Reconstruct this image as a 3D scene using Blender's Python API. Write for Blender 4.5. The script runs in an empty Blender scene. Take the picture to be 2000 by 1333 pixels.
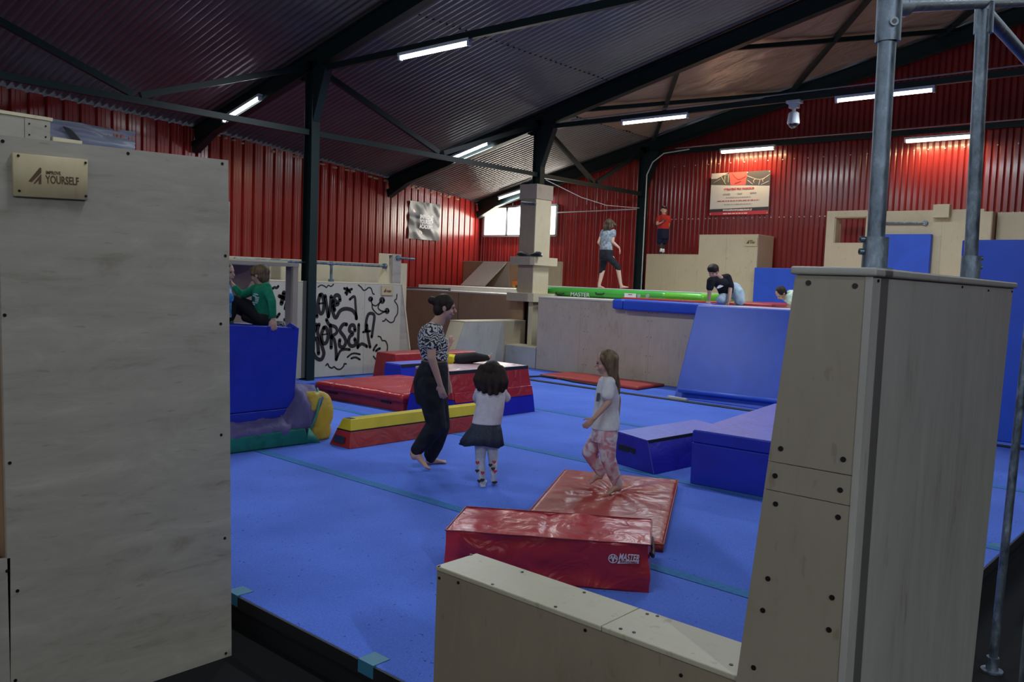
import bpy, math, random
import numpy as np
from mathutils import Vector, Matrix
random.seed(7)
SC = bpy.context.scene
COL = SC.collection
pi = math.pi

# ------------------------------------------------------------------ camera
F = 1655.0
PITCH = math.radians(4.1); ROLL = math.radians(2.237); YAW = math.radians(41.5); HC = 1.8
_cr, _sr, _cp, _sp = math.cos(ROLL), math.sin(ROLL), math.cos(PITCH), math.sin(PITCH)
M = np.array([[1, 0, 0], [0, _cp, _sp], [0, -_sp, _cp]]) @ np.array([[_cr, _sr, 0], [-_sr, _cr, 0], [0, 0, 1]])
FW = np.array([-math.sin(YAW), math.cos(YAW), 0.]); RT = np.array([math.cos(YAW), math.sin(YAW), 0.]); UP = np.array([0, 0, 1.])
EYE = np.array([0, 0, HC])
def lv(d):
    d = M @ np.array(d, float)
    return RT * d[0] - UP * d[1] + FW * d[2]
def ray(px, py): return lv([px - 1000, py - 666.5, F])
def onz(px, py, z=0.):
    d = ray(px, py); return EYE + d * (z - HC) / d[2]
def ony(px, py, y):
    d = ray(px, py); return EYE + d * y / d[1]
def onx(px, py, x):
    d = ray(px, py); return EYE + d * x / d[0]
def ond(px, py, depth):
    d = ray(px, py); return EYE + d * depth / float(d @ FW)
def depth_of(p): return float((np.array(p) - EYE) @ FW)

cam = bpy.data.cameras.new('camera'); co = bpy.data.objects.new('camera', cam); COL.objects.link(co)
cam.sensor_width = 36; cam.lens = F / 2000 * 36; cam.clip_start = 0.05; cam.clip_end = 200
r_, u_, b_ = lv([1, 0, 0]), -lv([0, 1, 0]), -lv([0, 0, 1])
co.matrix_world = Matrix(((r_[0], u_[0], b_[0], 0), (r_[1], u_[1], b_[1], 0), (r_[2], u_[2], b_[2], HC), (0, 0, 0, 1)))
SC.camera = co
SC.view_settings.view_transform = 'Standard'; SC.view_settings.look = 'None'
SC.view_settings.gamma = 1; SC.view_settings.use_curve_mapping = False
SC.view_settings.exposure = 0.15

# ------------------------------------------------------------------ mesh helpers
ORG = {}
class MB:
    def __init__(s): s.v = []; s.f = []; s.uv = None
    def add(s, vs, fs):
        n = len(s.v); s.v += [tuple(map(float, p)) for p in vs]; s.f += [tuple(i + n for i in f) for f in fs]; return s
    def box(s, x0, x1, y0, y1, z0, z1):
        return s.hexa([(x0,y0,z0),(x1,y0,z0),(x1,y1,z0),(x0,y1,z0),(x0,y0,z1),(x1,y0,z1),(x1,y1,z1),(x0,y1,z1)])
    def hexa(s, p):
        return s.add(p, [(0,3,2,1),(4,5,6,7),(0,1,5,4),(1,2,6,5),(2,3,7,6),(3,0,4,7)])
    def obox(s, c, ex, ey, ez):
        c, ex, ey, ez = map(np.array, (c, ex, ey, ez))
        return s.hexa([c-ex-ey-ez, c+ex-ey-ez, c+ex+ey-ez, c-ex+ey-ez, c-ex-ey+ez, c+ex-ey+ez, c+ex+ey+ez, c-ex+ey+ez])
    def prism(s, poly, ext):
        n = len(poly); a = [np.array(p, float) for p in poly]; e = np.array(ext, float)
        # orient so that the faces point outward
        nn = np.zeros(3)
        for i in range(n): nn += np.cross(a[i], a[(i+1) % n])
        if nn @ e > 0: a = a[::-1]
        vs = a + [p + e for p in a]
        fs = [tuple(range(n)), tuple(range(2*n-1, n-1, -1))] + [((i+1) % n, i, n+i, n+(i+1) % n) for i in range(n)]
        return s.add(vs, fs)
    def beam(s, a, b, w, h, up=(0, 0, 1)):
        a, b = np.array(a, float), np.array(b, float); d = b - a; L = np.linalg.norm(d); d /= L
        sd = np.cross(d, up); sd /= np.linalg.norm(sd); u = np.cross(sd, d)
        return s.obox((a+b)/2, d*L/2, sd*w/2, u*h/2)
    def ibeam(s, a, b, fw, dp, t=.014, up=(0, 0, 1)):
        a, b = np.array(a, float), np.array(b, float); d = b - a; L = np.linalg.norm(d); d /= L
        sd = np.cross(d, up); sd /= np.linalg.norm(sd); u = np.cross(sd, d); c = (a+b)/2
        s.obox(c + u*(dp-t)/2, d*L/2, sd*fw/2, u*t/2); s.obox(c - u*(dp-t)/2, d*L/2, sd*fw/2, u*t/2)
        return s.obox(c, d*L/2, sd*t/2, u*(dp/2-t))
    def tube(s, pts, r, n=12, cap=True):
        pts = [np.array(p, float) for p in pts]; rs = r if hasattr(r, '__len__') else [r]*len(pts)
        rings = []; prev = None
        for i, p in enumerate(pts):
            t = pts[min(i+1, len(pts)-1)] - pts[max(i-1, 0)]; t /= max(np.linalg.norm(t), 1e-9)
            if prev is None:
                a = np.array([0, 0, 1.]) if abs(t[2]) < .9 else np.array([1., 0, 0]); u = np.cross(t, a)
            else: u = prev - t * (prev @ t)
            u /= np.linalg.norm(u); prev = u; w = np.cross(t, u)
            rings.append([p + rs[i]*(math.cos(2*pi*k/n)*u + math.sin(2*pi*k/n)*w) for k in range(n)])
        return s.rings(rings, cap)
    def rings(s, rings, cap=True):
        n = len(rings[0]); vs = [p for r in rings for p in r]; fs = []
        for i in range(len(rings)-1):
            for k in range(n):
                a, b = i*n+k, i*n+(k+1) % n; fs.append((a, b, b+n, a+n))
        if cap: fs.append(tuple(range(n-1, -1, -1))); fs.append(tuple(range((len(rings)-1)*n, len(rings)*n)))
        return s.add(vs, fs)
    def ell(s, c, ax, ay, az, nu=16, nv=10):
        c, ax, ay, az = map(lambda q: np.array(q, float), (c, ax, ay, az)); vs = [c - az]; fs = []
        for j in range(1, nv):
            th = -pi/2 + pi*j/nv
            for i in range(nu):
                ph = 2*pi*i/nu; vs.append(c + math.cos(th)*(math.cos(ph)*ax + math.sin(ph)*ay) + math.sin(th)*az)
        vs.append(c + az); top = len(vs)-1
        for i in range(nu):
            fs.append((0, 1+(i+1) % nu, 1+i)); fs.append((top, top-nu+i, top-nu+(i+1) % nu))
            for j in range(nv-2):
                a, b = 1+j*nu+i, 1+j*nu+(i+1) % nu; fs.append((a, b, b+nu, a+nu))
        return s.add(vs, fs)
    def sph(s, c, r, n=12): return s.ell(c, (r,0,0), (0,r,0), (0,0,r), n, max(6, n*2//3))
    def limb(s, pts, rs, n=14):
        """round-ended tapered chain"""
        pts = [np.array(p, float) for p in pts]
        for p, r in zip(pts, rs): s.sph(p, r, n)
        for i in range(len(pts)-1):
            if np.linalg.norm(pts[i+1]-pts[i]) > 1e-4: s.tube([pts[i], pts[i+1]], [rs[i], rs[i+1]], n)
        return s
    def loft(s, secs, n=20):
        """sections (centre, axis a, axis b)"""
        return s.rings([[np.array(c) + math.cos(2*pi*k/n)*np.array(a) + math.sin(2*pi*k/n)*np.array(b) for k in range(n)] for c, a, b in secs])
    def build(s, name, mat, parent=None, smooth=False, bev=0, seg=2, label=None, cat=None, group=None, kind=None, recalc=False):
        v = np.array(s.v)
        if parent is not None: o0 = ORG[parent.name]
        else: o0 = np.array([(v[:,0].min()+v[:,0].max())/2, (v[:,1].min()+v[:,1].max())/2, v[:,2].min()])
        me = bpy.data.meshes.new(name); me.from_pydata((v - o0).tolist(), [], s.f); me.update()
        if recalc or smooth: fix_normals(me)
        if smooth: me.polygons.foreach_set('use_smooth', [True]*len(me.polygons))
        if mat is not None: me.materials.append(mat)
        ob = bpy.data.objects.new(name, me); COL.objects.link(ob)
        if parent is not None: ob.parent = parent
        else: ob.location = o0
        ORG[ob.name] = o0
        if bev:
            m = ob.modifiers.new('bevel', 'BEVEL'); m.width = bev; m.segments = seg; m.limit_method = 'ANGLE'; m.angle_limit = math.radians(40)
            m.harden_normals = False
            me.polygons.foreach_set('use_smooth', [True]*len(me.polygons))
            me.update()
            if seg >= 2:
                w = ob.modifiers.new('wn', 'WEIGHTED_NORMAL'); w.keep_sharp = False
        if mat is not None and mat.name.startswith('galvanised') and not smooth:
            fix_normals(me); me.polygons.foreach_set('use_smooth', [True]*len(me.polygons))
            m = ob.modifiers.new('es', 'EDGE_SPLIT'); m.split_angle = math.radians(40)
        tag(ob, label, cat, group, kind); return ob
import bmesh
def fix_normals(me):
    bm = bmesh.new(); bm.from_mesh(me); bmesh.ops.recalc_face_normals(bm, faces=bm.faces); bm.to_mesh(me); bm.free()
def tag(o, label=None, cat=None, group=None, kind=None):
    if label: o['label'] = label
    if cat: o['category'] = cat
    if group: o['group'] = group
    if kind: o['kind'] = kind
    return o
def empty(name, loc, label=None, cat=None, group=None, kind=None):
    o = bpy.data.objects.new(name, None); COL.objects.link(o); o.location = tuple(loc); o.empty_display_size = .1
    ORG[o.name] = np.array(loc, float); return tag(o, label, cat, group, kind)
def remeshed(mb, voxel, sm=3, fac=.5):
    """one continuous closed surface from overlapping solids"""
    me = bpy.data.meshes.new('t'); me.from_pydata(mb.v, [], mb.f); me.update()
    ob = bpy.data.objects.new('t', me); COL.objects.link(ob)
    m = ob.modifiers.new('r', 'REMESH'); m.mode = 'VOXEL'; m.voxel_size = voxel
    if sm:
        q = ob.modifiers.new('s', 'SMOOTH'); q.factor = fac; q.iterations = sm
    dg = bpy.context.evaluated_depsgraph_get(); dg.update()
    em = bpy.data.meshes.new_from_object(ob.evaluated_get(dg), depsgraph=dg)
    out = MB(); n = len(em.vertices); a = np.empty(n*3); em.vertices.foreach_get('co', a)
    out.v = [tuple(p) for p in a.reshape(-1, 3)]; out.f = [tuple(p.vertices) for p in em.polygons]
    bpy.data.objects.remove(ob); bpy.data.meshes.remove(me); bpy.data.meshes.remove(em)
    return out

# ------------------------------------------------------------------ materials
def nmat(name):
    m = bpy.data.materials.new(name); m.use_nodes = True; nt = m.node_tree
    return m, nt, nt.nodes['Principled BSDF']
def N(nt, t, **k):
    n = nt.nodes.new(t)
    for a, b in k.items():
        if a in n.inputs: n.inputs[a].default_value = b
        else: setattr(n, a, b)
    return n
def coords(nt, scale=(1, 1, 1), kind='Object'):
    tc = N(nt, 'ShaderNodeTexCoord'); mp = N(nt, 'ShaderNodeMapping'); mp.inputs['Scale'].default_value = scale
    nt.links.new(tc.outputs[kind], mp.inputs['Vector']); return mp.outputs['Vector']
def ramp(nt, fac, stops):
    r = N(nt, 'ShaderNodeValToRGB'); e = r.color_ramp.elements
    while len(e) > 1: e.remove(e[-1])
    e[0].position = stops[0][0]; e[0].color = (*stops[0][1], 1)
    for p, c in stops[1:]:
        x = e.new(p); x.color = (*c, 1)
    nt.links.new(fac, r.inputs['Fac']); return r.outputs['Color']
def bump(nt, b, h, strength=.3, dist=.01, prev=None):
    n = N(nt, 'ShaderNodeBump'); n.inputs['Strength'].default_value = strength; n.inputs['Distance'].default_value = dist
    nt.links.new(h, n.inputs['Height'])
    if prev: nt.links.new(prev, n.inputs['Normal'])
    nt.links.new(n.outputs['Normal'], b.inputs['Normal']); return n.outputs['Normal']
def plain(name, c, rough=.5, metal=0, spec=.5, coat=0):
    m, nt, b = nmat(name); b.inputs['Base Color'].default_value = (*c, 1); b.inputs['Roughness'].default_value = rough
    b.inputs['Metallic'].default_value = metal; b.inputs['Specular IOR Level'].default_value = spec; b.inputs['Coat Weight'].default_value = coat
    return m
def sc3(c, k): return tuple(min(1, x*k) for x in c)
def ply(name, c, rough=.45, grain=(1, 1, 1), amt=.18):
    m, nt, b = nmat(name)
    v = coords(nt, grain)
    n1 = N(nt, 'ShaderNodeTexNoise', Scale=2.2, Detail=6., Roughness=.6); nt.links.new(v, n1.inputs['Vector'])
    n2 = N(nt, 'ShaderNodeTexNoise', Scale=9., Detail=8., Roughness=.7, Distortion=1.5)
    v2 = coords(nt, (grain[0]*1, grain[1]*1, grain[2]*.25)); nt.links.new(v2, n2.inputs['Vector'])
    mx = N(nt, 'ShaderNodeMath', operation='ADD'); nt.links.new(n1.outputs['Fac'], mx.inputs[0]); nt.links.new(n2.outputs['Fac'], mx.inputs[1])
    hf = N(nt, 'ShaderNodeMath', operation='MULTIPLY'); hf.inputs[1].default_value = .5; nt.links.new(mx.outputs[0], hf.inputs[0])
    warm = (c[0]*1.0, c[1]*.93, c[2]*.82)
    cr = ramp(nt, hf.outputs[0], [(.30, sc3(warm, 1-amt*1.6)), (.45, sc3(c, 1-amt*.4)), (.55, c), (.72, sc3(c, 1+amt))])
    # fine dark flecks
    n3 = N(nt, 'ShaderNodeTexNoise', Scale=26., Detail=2.); nt.links.new(coords(nt, (grain[0], grain[1], grain[2]*.4)), n3.inputs['Vector'])
    fl = ramp(nt, n3.outputs['Fac'], [(.27, (.55, .5, .45)), (.33, (1, 1, 1))])
    mm = N(nt, 'ShaderNodeMix', data_type='RGBA', blend_type='MULTIPLY'); mm.inputs[0].default_value = .4
    nt.links.new(cr, mm.inputs[6]); nt.links.new(fl, mm.inputs[7]); nt.links.new(mm.outputs[2], b.inputs['Base Color'])
    b.inputs['Roughness'].default_value = rough; bump(nt, b, n2.outputs['Fac'], .08, .01)
    return m
def vinyl(name, c, rough=.32, wr=.25, scale=2.5, spec=.5):
    m, nt, b = nmat(name); b.inputs['Base Color'].default_value = (*c, 1); b.inputs['Specular IOR Level'].default_value = spec
    n1 = N(nt, 'ShaderNodeTexNoise', Scale=scale, Detail=3., Distortion=1.2); nt.links.new(coords(nt), n1.inputs['Vector'])
    n2 = N(nt, 'ShaderNodeTexNoise', Scale=14., Detail=2.); nt.links.new(coords(nt), n2.inputs['Vector'])
    p = bump(nt, b, n1.outputs['Fac'], wr, .06); bump(nt, b, n2.outputs['Fac'], wr*.25, .01, p)
    b.inputs['Roughness'].default_value = rough
    cr = ramp(nt, n1.outputs['Fac'], [(.3, sc3(c, .88)), (.7, sc3(c, 1.08))]); nt.links.new(cr, b.inputs['Base Color'])
    return m
def cloth(name, c, c2=None, scale=60, rough=.85, lo=.4, hi=.6, det=3., dist=0., bscale=14, bs=.35):
    m, nt, b = nmat(name); b.inputs['Roughness'].default_value = rough; b.inputs['Specular IOR Level'].default_value = .2
    n = N(nt, 'ShaderNodeTexNoise', Scale=float(scale), Detail=det, Distortion=dist); nt.links.new(coords(nt), n.inputs['Vector'])
    cr = ramp(nt, n.outputs['Fac'], [(lo, c), (hi, c2 or sc3(c, 1.15))]); nt.links.new(cr, b.inputs['Base Color'])
    w = N(nt, 'ShaderNodeTexNoise', Scale=float(bscale), Detail=2., Distortion=.8); nt.links.new(coords(nt, (1, 1, .45)), w.inputs['Vector'])
    bump(nt, b, w.outputs['Fac'], bs, .03); return m
def emis(name, c, s):
    m, nt, b = nmat(name); b.inputs['Base Color'].default_value = (*c, 1); b.inputs['Emission Color'].default_value = (*c, 1); b.inputs['Emission Strength'].default_value = s
    return m
def metalw(name, c, rough=.35, screws=False):
    """painted sheet metal"""
    m, nt, b = nmat(name); b.inputs['Roughness'].default_value = rough
    n = N(nt, 'ShaderNodeTexNoise', Scale=1.3, Detail=4.); nt.links.new(coords(nt), n.inputs['Vector'])
    cr = ramp(nt, n.outputs['Fac'], [(.35, sc3(c, .85)), (.7, sc3(c, 1.1))]); nt.links.new(cr, b.inputs['Base Color'])
    n2 = N(nt, 'ShaderNodeTexNoise', Scale=5., Detail=2.); nt.links.new(coords(nt, (1, 1, .3)), n2.inputs['Vector'])
    bump(nt, b, n2.outputs['Fac'], .12, .02); b.inputs['Coat Weight'].default_value = .45; b.inputs['Coat Roughness'].default_value = .14; return m

WOODN = ply('plywood grey beige', (.37, .335, .285), .42, (1, .28, 3.6), .26)
WOODT = ply('plywood scuffed grey', (.36, .325, .27), .40)
WOODP = ply('plywood yellow birch', (.47, .38, .22), .5, amt=.12)
WOODC = ply('plywood cream', (.60, .52, .36), .5, amt=.10)
WOODB = ply('plywood brown film', (.33, .21, .13), .4, amt=.12)
WOODG = ply('plywood platform', (.47, .39, .31), .45, amt=.16)
WOODW = ply('plywood pale floor', (.66, .60, .52), .45, amt=.08)
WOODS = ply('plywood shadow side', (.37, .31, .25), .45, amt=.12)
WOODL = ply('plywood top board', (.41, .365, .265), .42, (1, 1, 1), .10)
DARKS = plain('screw steel', (.02, .018, .015), .4, .6)
STEEL = plain('dark green painted steel', (.006, .017, .017), .45, 0, .3)
GALV = None
def galv():
    m, nt, b = nmat('galvanised pipe'); b.inputs['Metallic'].default_value = .75; b.inputs['Roughness'].default_value = .42
    n = N(nt, 'ShaderNodeTexNoise', Scale=22., Detail=5., Roughness=.7); nt.links.new(coords(nt, (1, 1, .5)), n.inputs['Vector'])
    cr = ramp(nt, n.outputs['Fac'], [(.35, (.09, .115, .14)), (.55, (.19, .23, .28)), (.75, (.40, .46, .52))]); nt.links.new(cr, b.inputs['Base Color'])
    rr = ramp(nt, n.outputs['Fac'], [(.3, (.35,)*3), (.7, (.6,)*3)]); nt.links.new(rr, b.inputs['Roughness']); return m
GALV = galv()
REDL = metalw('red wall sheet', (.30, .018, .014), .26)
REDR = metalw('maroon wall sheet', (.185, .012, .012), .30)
ROOFM = metalw('brown grey roof sheet', (.115, .108, .108), .34)
FOIL = None
def foil():
    m, nt, b = nmat('beige roof membrane'); b.inputs['Roughness'].default_value = .28
    n = N(nt, 'ShaderNodeTexNoise', Scale=1.1, Detail=4., Distortion=1.6); nt.links.new(coords(nt, (.5, 1.3, 1)), n.inputs['Vector'])
    b.inputs['Base Color'].default_value = (.30, .22, .17, 1); bump(nt, b, n.outputs['Fac'], .5, .12); return m
FOIL = foil()
RUB = plain('black rubber floor', (.006, .006, .007), .9, 0, .2)
BLACK = plain('black webbing', (.010, .010, .012), .6)
def carpet():
    m, nt, b = nmat('blue needle carpet'); b.inputs['Roughness'].default_value = .95; b.inputs['Specular IOR Level'].default_value = .15
    n = N(nt, 'ShaderNodeTexNoise', Scale=90., Detail=4., Roughness=.8); nt.links.new(coords(nt), n.inputs['Vector'])
    w = N(nt, 'ShaderNodeTexNoise', Scale=1.2, Detail=5.); nt.links.new(coords(nt), w.inputs['Vector'])
    c1 = ramp(nt, n.outputs['Fac'], [(.3, (.080, .150, .56)), (.6, (.122, .215, .76))])
    c2 = ramp(nt, w.outputs['Fac'], [(.35, (.86, .88, .9)), (.65, (1.05, 1.05, 1.05))])
    mm = N(nt, 'ShaderNodeMix', data_type='RGBA', blend_type='MULTIPLY'); mm.inputs[0].default_value = 1
    nt.links.new(c1, mm.inputs[6]); nt.links.new(c2, mm.inputs[7])
    # sparse dark specks
    s = N(nt, 'ShaderNodeTexNoise', Scale=38., Detail=1.); nt.links.new(coords(nt), s.inputs['Vector'])
    c3 = ramp(nt, s.outputs['Fac'], [(.235, (.3, .3, .35)), (.26, (1, 1, 1))])
    m2 = N(nt, 'ShaderNodeMix', data_type='RGBA', blend_type='MULTIPLY'); m2.inputs[0].default_value = .8
    nt.links.new(mm.outputs[2], m2.inputs[6]); nt.links.new(c3, m2.inputs[7]); nt.links.new(m2.outputs[2], b.inputs['Base Color'])
    bump(nt, b, n.outputs['Fac'], .3, .006); return m
CARP = carpet()
TAPE = cloth('teal velcro tape', (.035, .15, .36), scale=30)
TEALT = plain('bright teal tape', (.03, .17, .27), .5)
VBLUE = vinyl('royal blue vinyl', (.012, .030, .42), .38, .16)
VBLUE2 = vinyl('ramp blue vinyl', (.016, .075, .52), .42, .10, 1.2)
VDARKB = vinyl('indigo vinyl', (.020, .018, .36), .33, .22)
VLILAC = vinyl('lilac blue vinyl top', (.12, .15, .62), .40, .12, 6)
VRED = vinyl('red vinyl', (.43, .022, .032), .28, .32, 4.5)
VRED2 = vinyl('matt red vinyl', (.36, .022, .025), .36, .30)
VREDTH = vinyl('thin mat red vinyl', (.36, .030, .022), .45, .15)
VPINK = vinyl('worn pink white vinyl', (.62, .40, .44), .25, .35, 3)
VYEL = vinyl('yellow vinyl', (.62, .47, .012), .42, .10)
WHITE = plain('white print', (.75, .75, .78), .5)
WHITEB = plain('white steel', (.55, .58, .62), .35)

def part_screws(parent, pts, nrm, r=.008):
    if parent.type == 'EMPTY' and parent.children: parent = [c for c in parent.children if c.type == 'MESH'][0]
    nrm = np.array(nrm, float); nrm /= np.linalg.norm(nrm); first = None
    for p in pts:
        p = np.array(p, float)
        if first is None:
            first = MB().tube([p - nrm*.002, p + nrm*.0015], r, 10).build('screw', DARKS, parent); p0 = p
        else:
            c = first.copy(); COL.objects.link(c); c.parent = parent; c.location = Vector(p - p0) + first.location
def text_part(name, txt, origin, ex, ey, size, mat, parent, bold=0., shear=0., width=None, extr=.0015, align='LEFT', space=1.):
    """lettering standing on a surface: origin = baseline start, ex = reading direction, ey = up; size = cap-height-ish"""
    cu = bpy.data.curves.new('t', 'FONT'); cu.body = txt; cu.size = size; cu.extrude = extr; cu.offset = bold*size; cu.shear = shear
    cu.resolution_u = 3; cu.align_x = align; cu.space_character = space
    ob = bpy.data.objects.new('t', cu); COL.objects.link(ob)
    dg = bpy.context.evaluated_depsgraph_get(); dg.update(); em = bpy.data.meshes.new_from_object(ob.evaluated_get(dg), depsgraph=dg)
    n = len(em.vertices); a = np.empty(n*3); em.vertices.foreach_get('co', a); a = a.reshape(-1, 3)
    if width: a[:, 0] *= width / max(1e-6, (a[:, 0].max() - a[:, 0].min()))
    ex, ey = np.array(ex, float), np.array(ey, float); ex /= np.linalg.norm(ex); ey = ey - ex*(ex @ ey); ey /= np.linalg.norm(ey); ez = np.cross(ex, ey)
    w = np.array(origin) + a[:, :1]*ex + a[:, 1:2]*ey + a[:, 2:3]*ez
    mb = MB(); mb.v = [tuple(p) for p in w]; mb.f = [tuple(p.vertices) for p in em.polygons]
    bpy.data.objects.remove(ob); bpy.data.curves.remove(cu); bpy.data.meshes.remove(em)
    return mb.build(name, mat, parent)
def ribbon(mb, pts, w, nrm, th=.003):
    """flat painted stroke along pts (3D), widths w (scalar or list), with smoothing"""
    pts = [np.array(p, float) for p in pts]; ws = list(w) if hasattr(w, '__len__') else [w]*len(pts)
    if len(pts) > 2:
        out, ow = [], []
        for i in range(len(pts)-1):
            p0, p1, p2, p3 = pts[max(i-1, 0)], pts[i], pts[i+1], pts[min(i+2, len(pts)-1)]
            for k in range(5):
                t = k/5; out.append(.5*((2*p1)+(-p0+p2)*t+(2*p0-5*p1+4*p2-p3)*t*t+(-p0+3*p1-3*p2+p3)*t**3)); ow.append(ws[i]*(1-t)+ws[i+1]*t)
        out.append(pts[-1]); ow.append(ws[-1]); pts, ws = out, ow
    nrm = np.array(nrm, float); L, R = [], []
    for i, p in enumerate(pts):
        t = pts[min(i+1, len(pts)-1)] - pts[max(i-1, 0)]; t /= max(np.linalg.norm(t), 1e-9); sd = np.cross(nrm, t); sd /= max(np.linalg.norm(sd), 1e-9)
        L.append(p + sd*ws[i]/2); R.append(p - sd*ws[i]/2)
    # round ends
    t0 = pts[0]-pts[1]; t0 /= np.linalg.norm(t0); t1 = pts[-1]-pts[-2]; t1 /= np.linalg.norm(t1)
    for i in range(len(pts)-1):
        mb.prism([L[i], L[i+1], R[i+1], R[i]], nrm*th)
    for p, w_ in ((pts[0], ws[0]), (pts[-1], ws[-1])):
        a = t0; b = np.cross(nrm, a); mb.prism([p + w_/2*(math.cos(2*pi*k/10)*a + math.sin(2*pi*k/10)*b) for k in range(10)], nrm*th)
# ================================================================== BUILDING SHELL
ZR = lambda x: 8.15 + .23*x            # underside of the roof slope
RIDGE = 4.0
def zroof(x): return ZR(x) if x <= RIDGE else ZR(RIDGE) - .23*(x-RIDGE)
FL = -.2
MB().box(-19, 9, -4, 20, FL-.15, FL).build('floor', RUB, kind='structure')

def ribbed(name, line, z0, topf, pitch, prof, mat, nrm_side=1):
    """profiled sheet wall along a polyline; prof = [(fraction, offset into the room)]"""
    pts = [np.array((*p, 0.)) for p in line]; V = []; 
    for a, b in zip(pts[:-1], pts[1:]):
        d = b - a; L = np.linalg.norm(d); d /= L; n = np.array([d[1], -d[0], 0.])*nrm_side
        k = 0
        while k*pitch < L:
            for fr, off in prof:
                s_ = (k+fr)*pitch
                if s_ < L: V.append(a + d*s_ + n*off)
            k += 1
    V.append(pts[-1]); mb = MB(); n = len(V); NZ = 1
    vs = [(p[0], p[1], z0) for p in V] + [(p[0], p[1], topf(p[0])) for p in V]
    mb.add(vs, [(i, i+1, n+i+1, n+i) for i in range(n-1)])
    # thickness behind
    return mb
WL = [(-15.05, -4), (-15.35, 3.5), (-15.85, 8.6), (-17.8, 18.45)]
pl = [(0, .0), (.13, .0), (.20, .06), (.38, .06), (.41, .052), (.44, .06), (.64, .06), (.67, .052), (.70, .06), (.93, .06)]
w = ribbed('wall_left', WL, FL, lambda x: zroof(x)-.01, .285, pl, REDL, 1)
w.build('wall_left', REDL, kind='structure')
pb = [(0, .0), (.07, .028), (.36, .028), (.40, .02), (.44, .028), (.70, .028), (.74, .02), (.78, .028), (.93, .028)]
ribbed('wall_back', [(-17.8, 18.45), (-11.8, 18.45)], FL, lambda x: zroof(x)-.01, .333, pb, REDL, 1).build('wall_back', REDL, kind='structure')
pr = [(0, 0.), (.12, .022), (.42, .022), (.52, .0), (.62, .022), (.90, .022)]
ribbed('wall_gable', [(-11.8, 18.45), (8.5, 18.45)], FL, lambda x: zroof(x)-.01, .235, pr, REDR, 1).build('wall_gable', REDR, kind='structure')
MB().box(8.5, 8.7, -4, 18.6, FL, 8.2).build('wall_right', plain('dark wall', (.05, .02, .02), .6), kind='structure')
MB().box(-15.2, 8.6, -4.2, -4, FL, 9.1).build('wall_front', plain('dark front wall', (.05, .02, .02), .6), kind='structure')
# screw line on the gable wall (one part of the wall)
gs = MB()
for i in range(70):
    x = -11.2 + i*.155 + (.04 if i % 3 == 0 else 0)
    for z in (3.46, 4.75):
        if z == 4.75 and i % 2: continue
        gs.box(x-.01, x+.01, 18.405, 18.42, z-.01, z+.01)
so = gs.build('screw_row', WHITEB, kind='structure'); so.name = 'trim_1'
# roof: corrugated sheets, with a smooth membrane bay over the back right
def corr(y0, y1, x0, x1, amp=.017, pitch=.13, xs=None):
    mb = MB(); ny = int((y1-y0)/pitch*6); ys = np.linspace(y0, y1, ny+1); xs = xs or [x0, x1]; n = len(xs)
    vs = [(x, y, zroof(x) + .02 + amp*math.sin(2*pi*y/pitch)) for y in ys for x in xs]
    fs = [(j*n+i, (j+1)*n+i, (j+1)*n+i+1, j*n+i+1) for j in range(ny) for i in range(n-1)]
    return mb.add(vs, fs)
c = corr(-4, 14.1, -18.2, 8.6, xs=[-18.2, -10.08, RIDGE, 8.6]).build('ceiling', ROOFM, kind='structure', smooth=True)
corr(14.1, 18.5, -18.2, -11.75).build('ceiling_panel', ROOFM, kind='structure', smooth=True)
mb = MB(); nx, ny = 80, 36
xs = np.linspace(-11.75, 8.6, nx); ys = np.linspace(14.1, 18.5, ny)
from mathutils import noise as mnoise
vs = [(x, y, zroof(x) + .03 + .05*mnoise.noise((x*.7, y*1.1, 3)) + .03*mnoise.noise((x*1.9+y, y*2.3, 9))) for y in ys for x in xs]
mb.add(vs, [(j*nx+i, (j+1)*nx+i, (j+1)*nx+i+1, j*nx+i+1) for j in range(ny-1) for i in range(nx-1)])
mb.build('ceiling_membrane', FOIL, kind='structure', smooth=True)
# roof outer skin so that no outside light enters
MB().add([(-18.4, -4.3, ZR(-18.4)+.12), (RIDGE, -4.3, ZR(RIDGE)+.12), (RIDGE, 18.7, ZR(RIDGE)+.12), (-18.4, 18.7, ZR(-18.4)+.12), (8.8, -4.3, zroof(8.8)+.12), (8.8, 18.7, zroof(8.8)+.12)],
         [(0, 1, 2, 3), (1, 4, 5, 2)]).build('roof_outer', plain('roof outer', (.05, .05, .05), .8), kind='structure').name = 'trim_2'
# lap seam screws
ls = MB()
for i in range(110):
    y = -2 + i*.146
    x = -10.08; ls.box(x-.02, x+.02, y-.008, y+.008, ZR(x)-.015, ZR(x)+.004)
ls.build('lap_screws', plain('screw dark', (.02, .02, .02), .6), kind='structure').name = 'trim_3'
# foam gobs along the left wall top
fm = MB()
for i in range(46):
    t = i/45; y = 8.8 + t*9.4; x = -15.85 - (y-8.6)*.198
    if random.random() < .55: fm.ell((x+.05, y, ZR(x)-.04-random.random()*.04), (.05, 0, 0), (0, .05+random.random()*.07, 0), (0, 0, .02+.02*random.random()), 8, 6)
fm.build('sealing_foam', plain('yellow foam', (.35, .26, .14), .8), kind='structure', smooth=True).name = 'trim_4'

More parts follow.
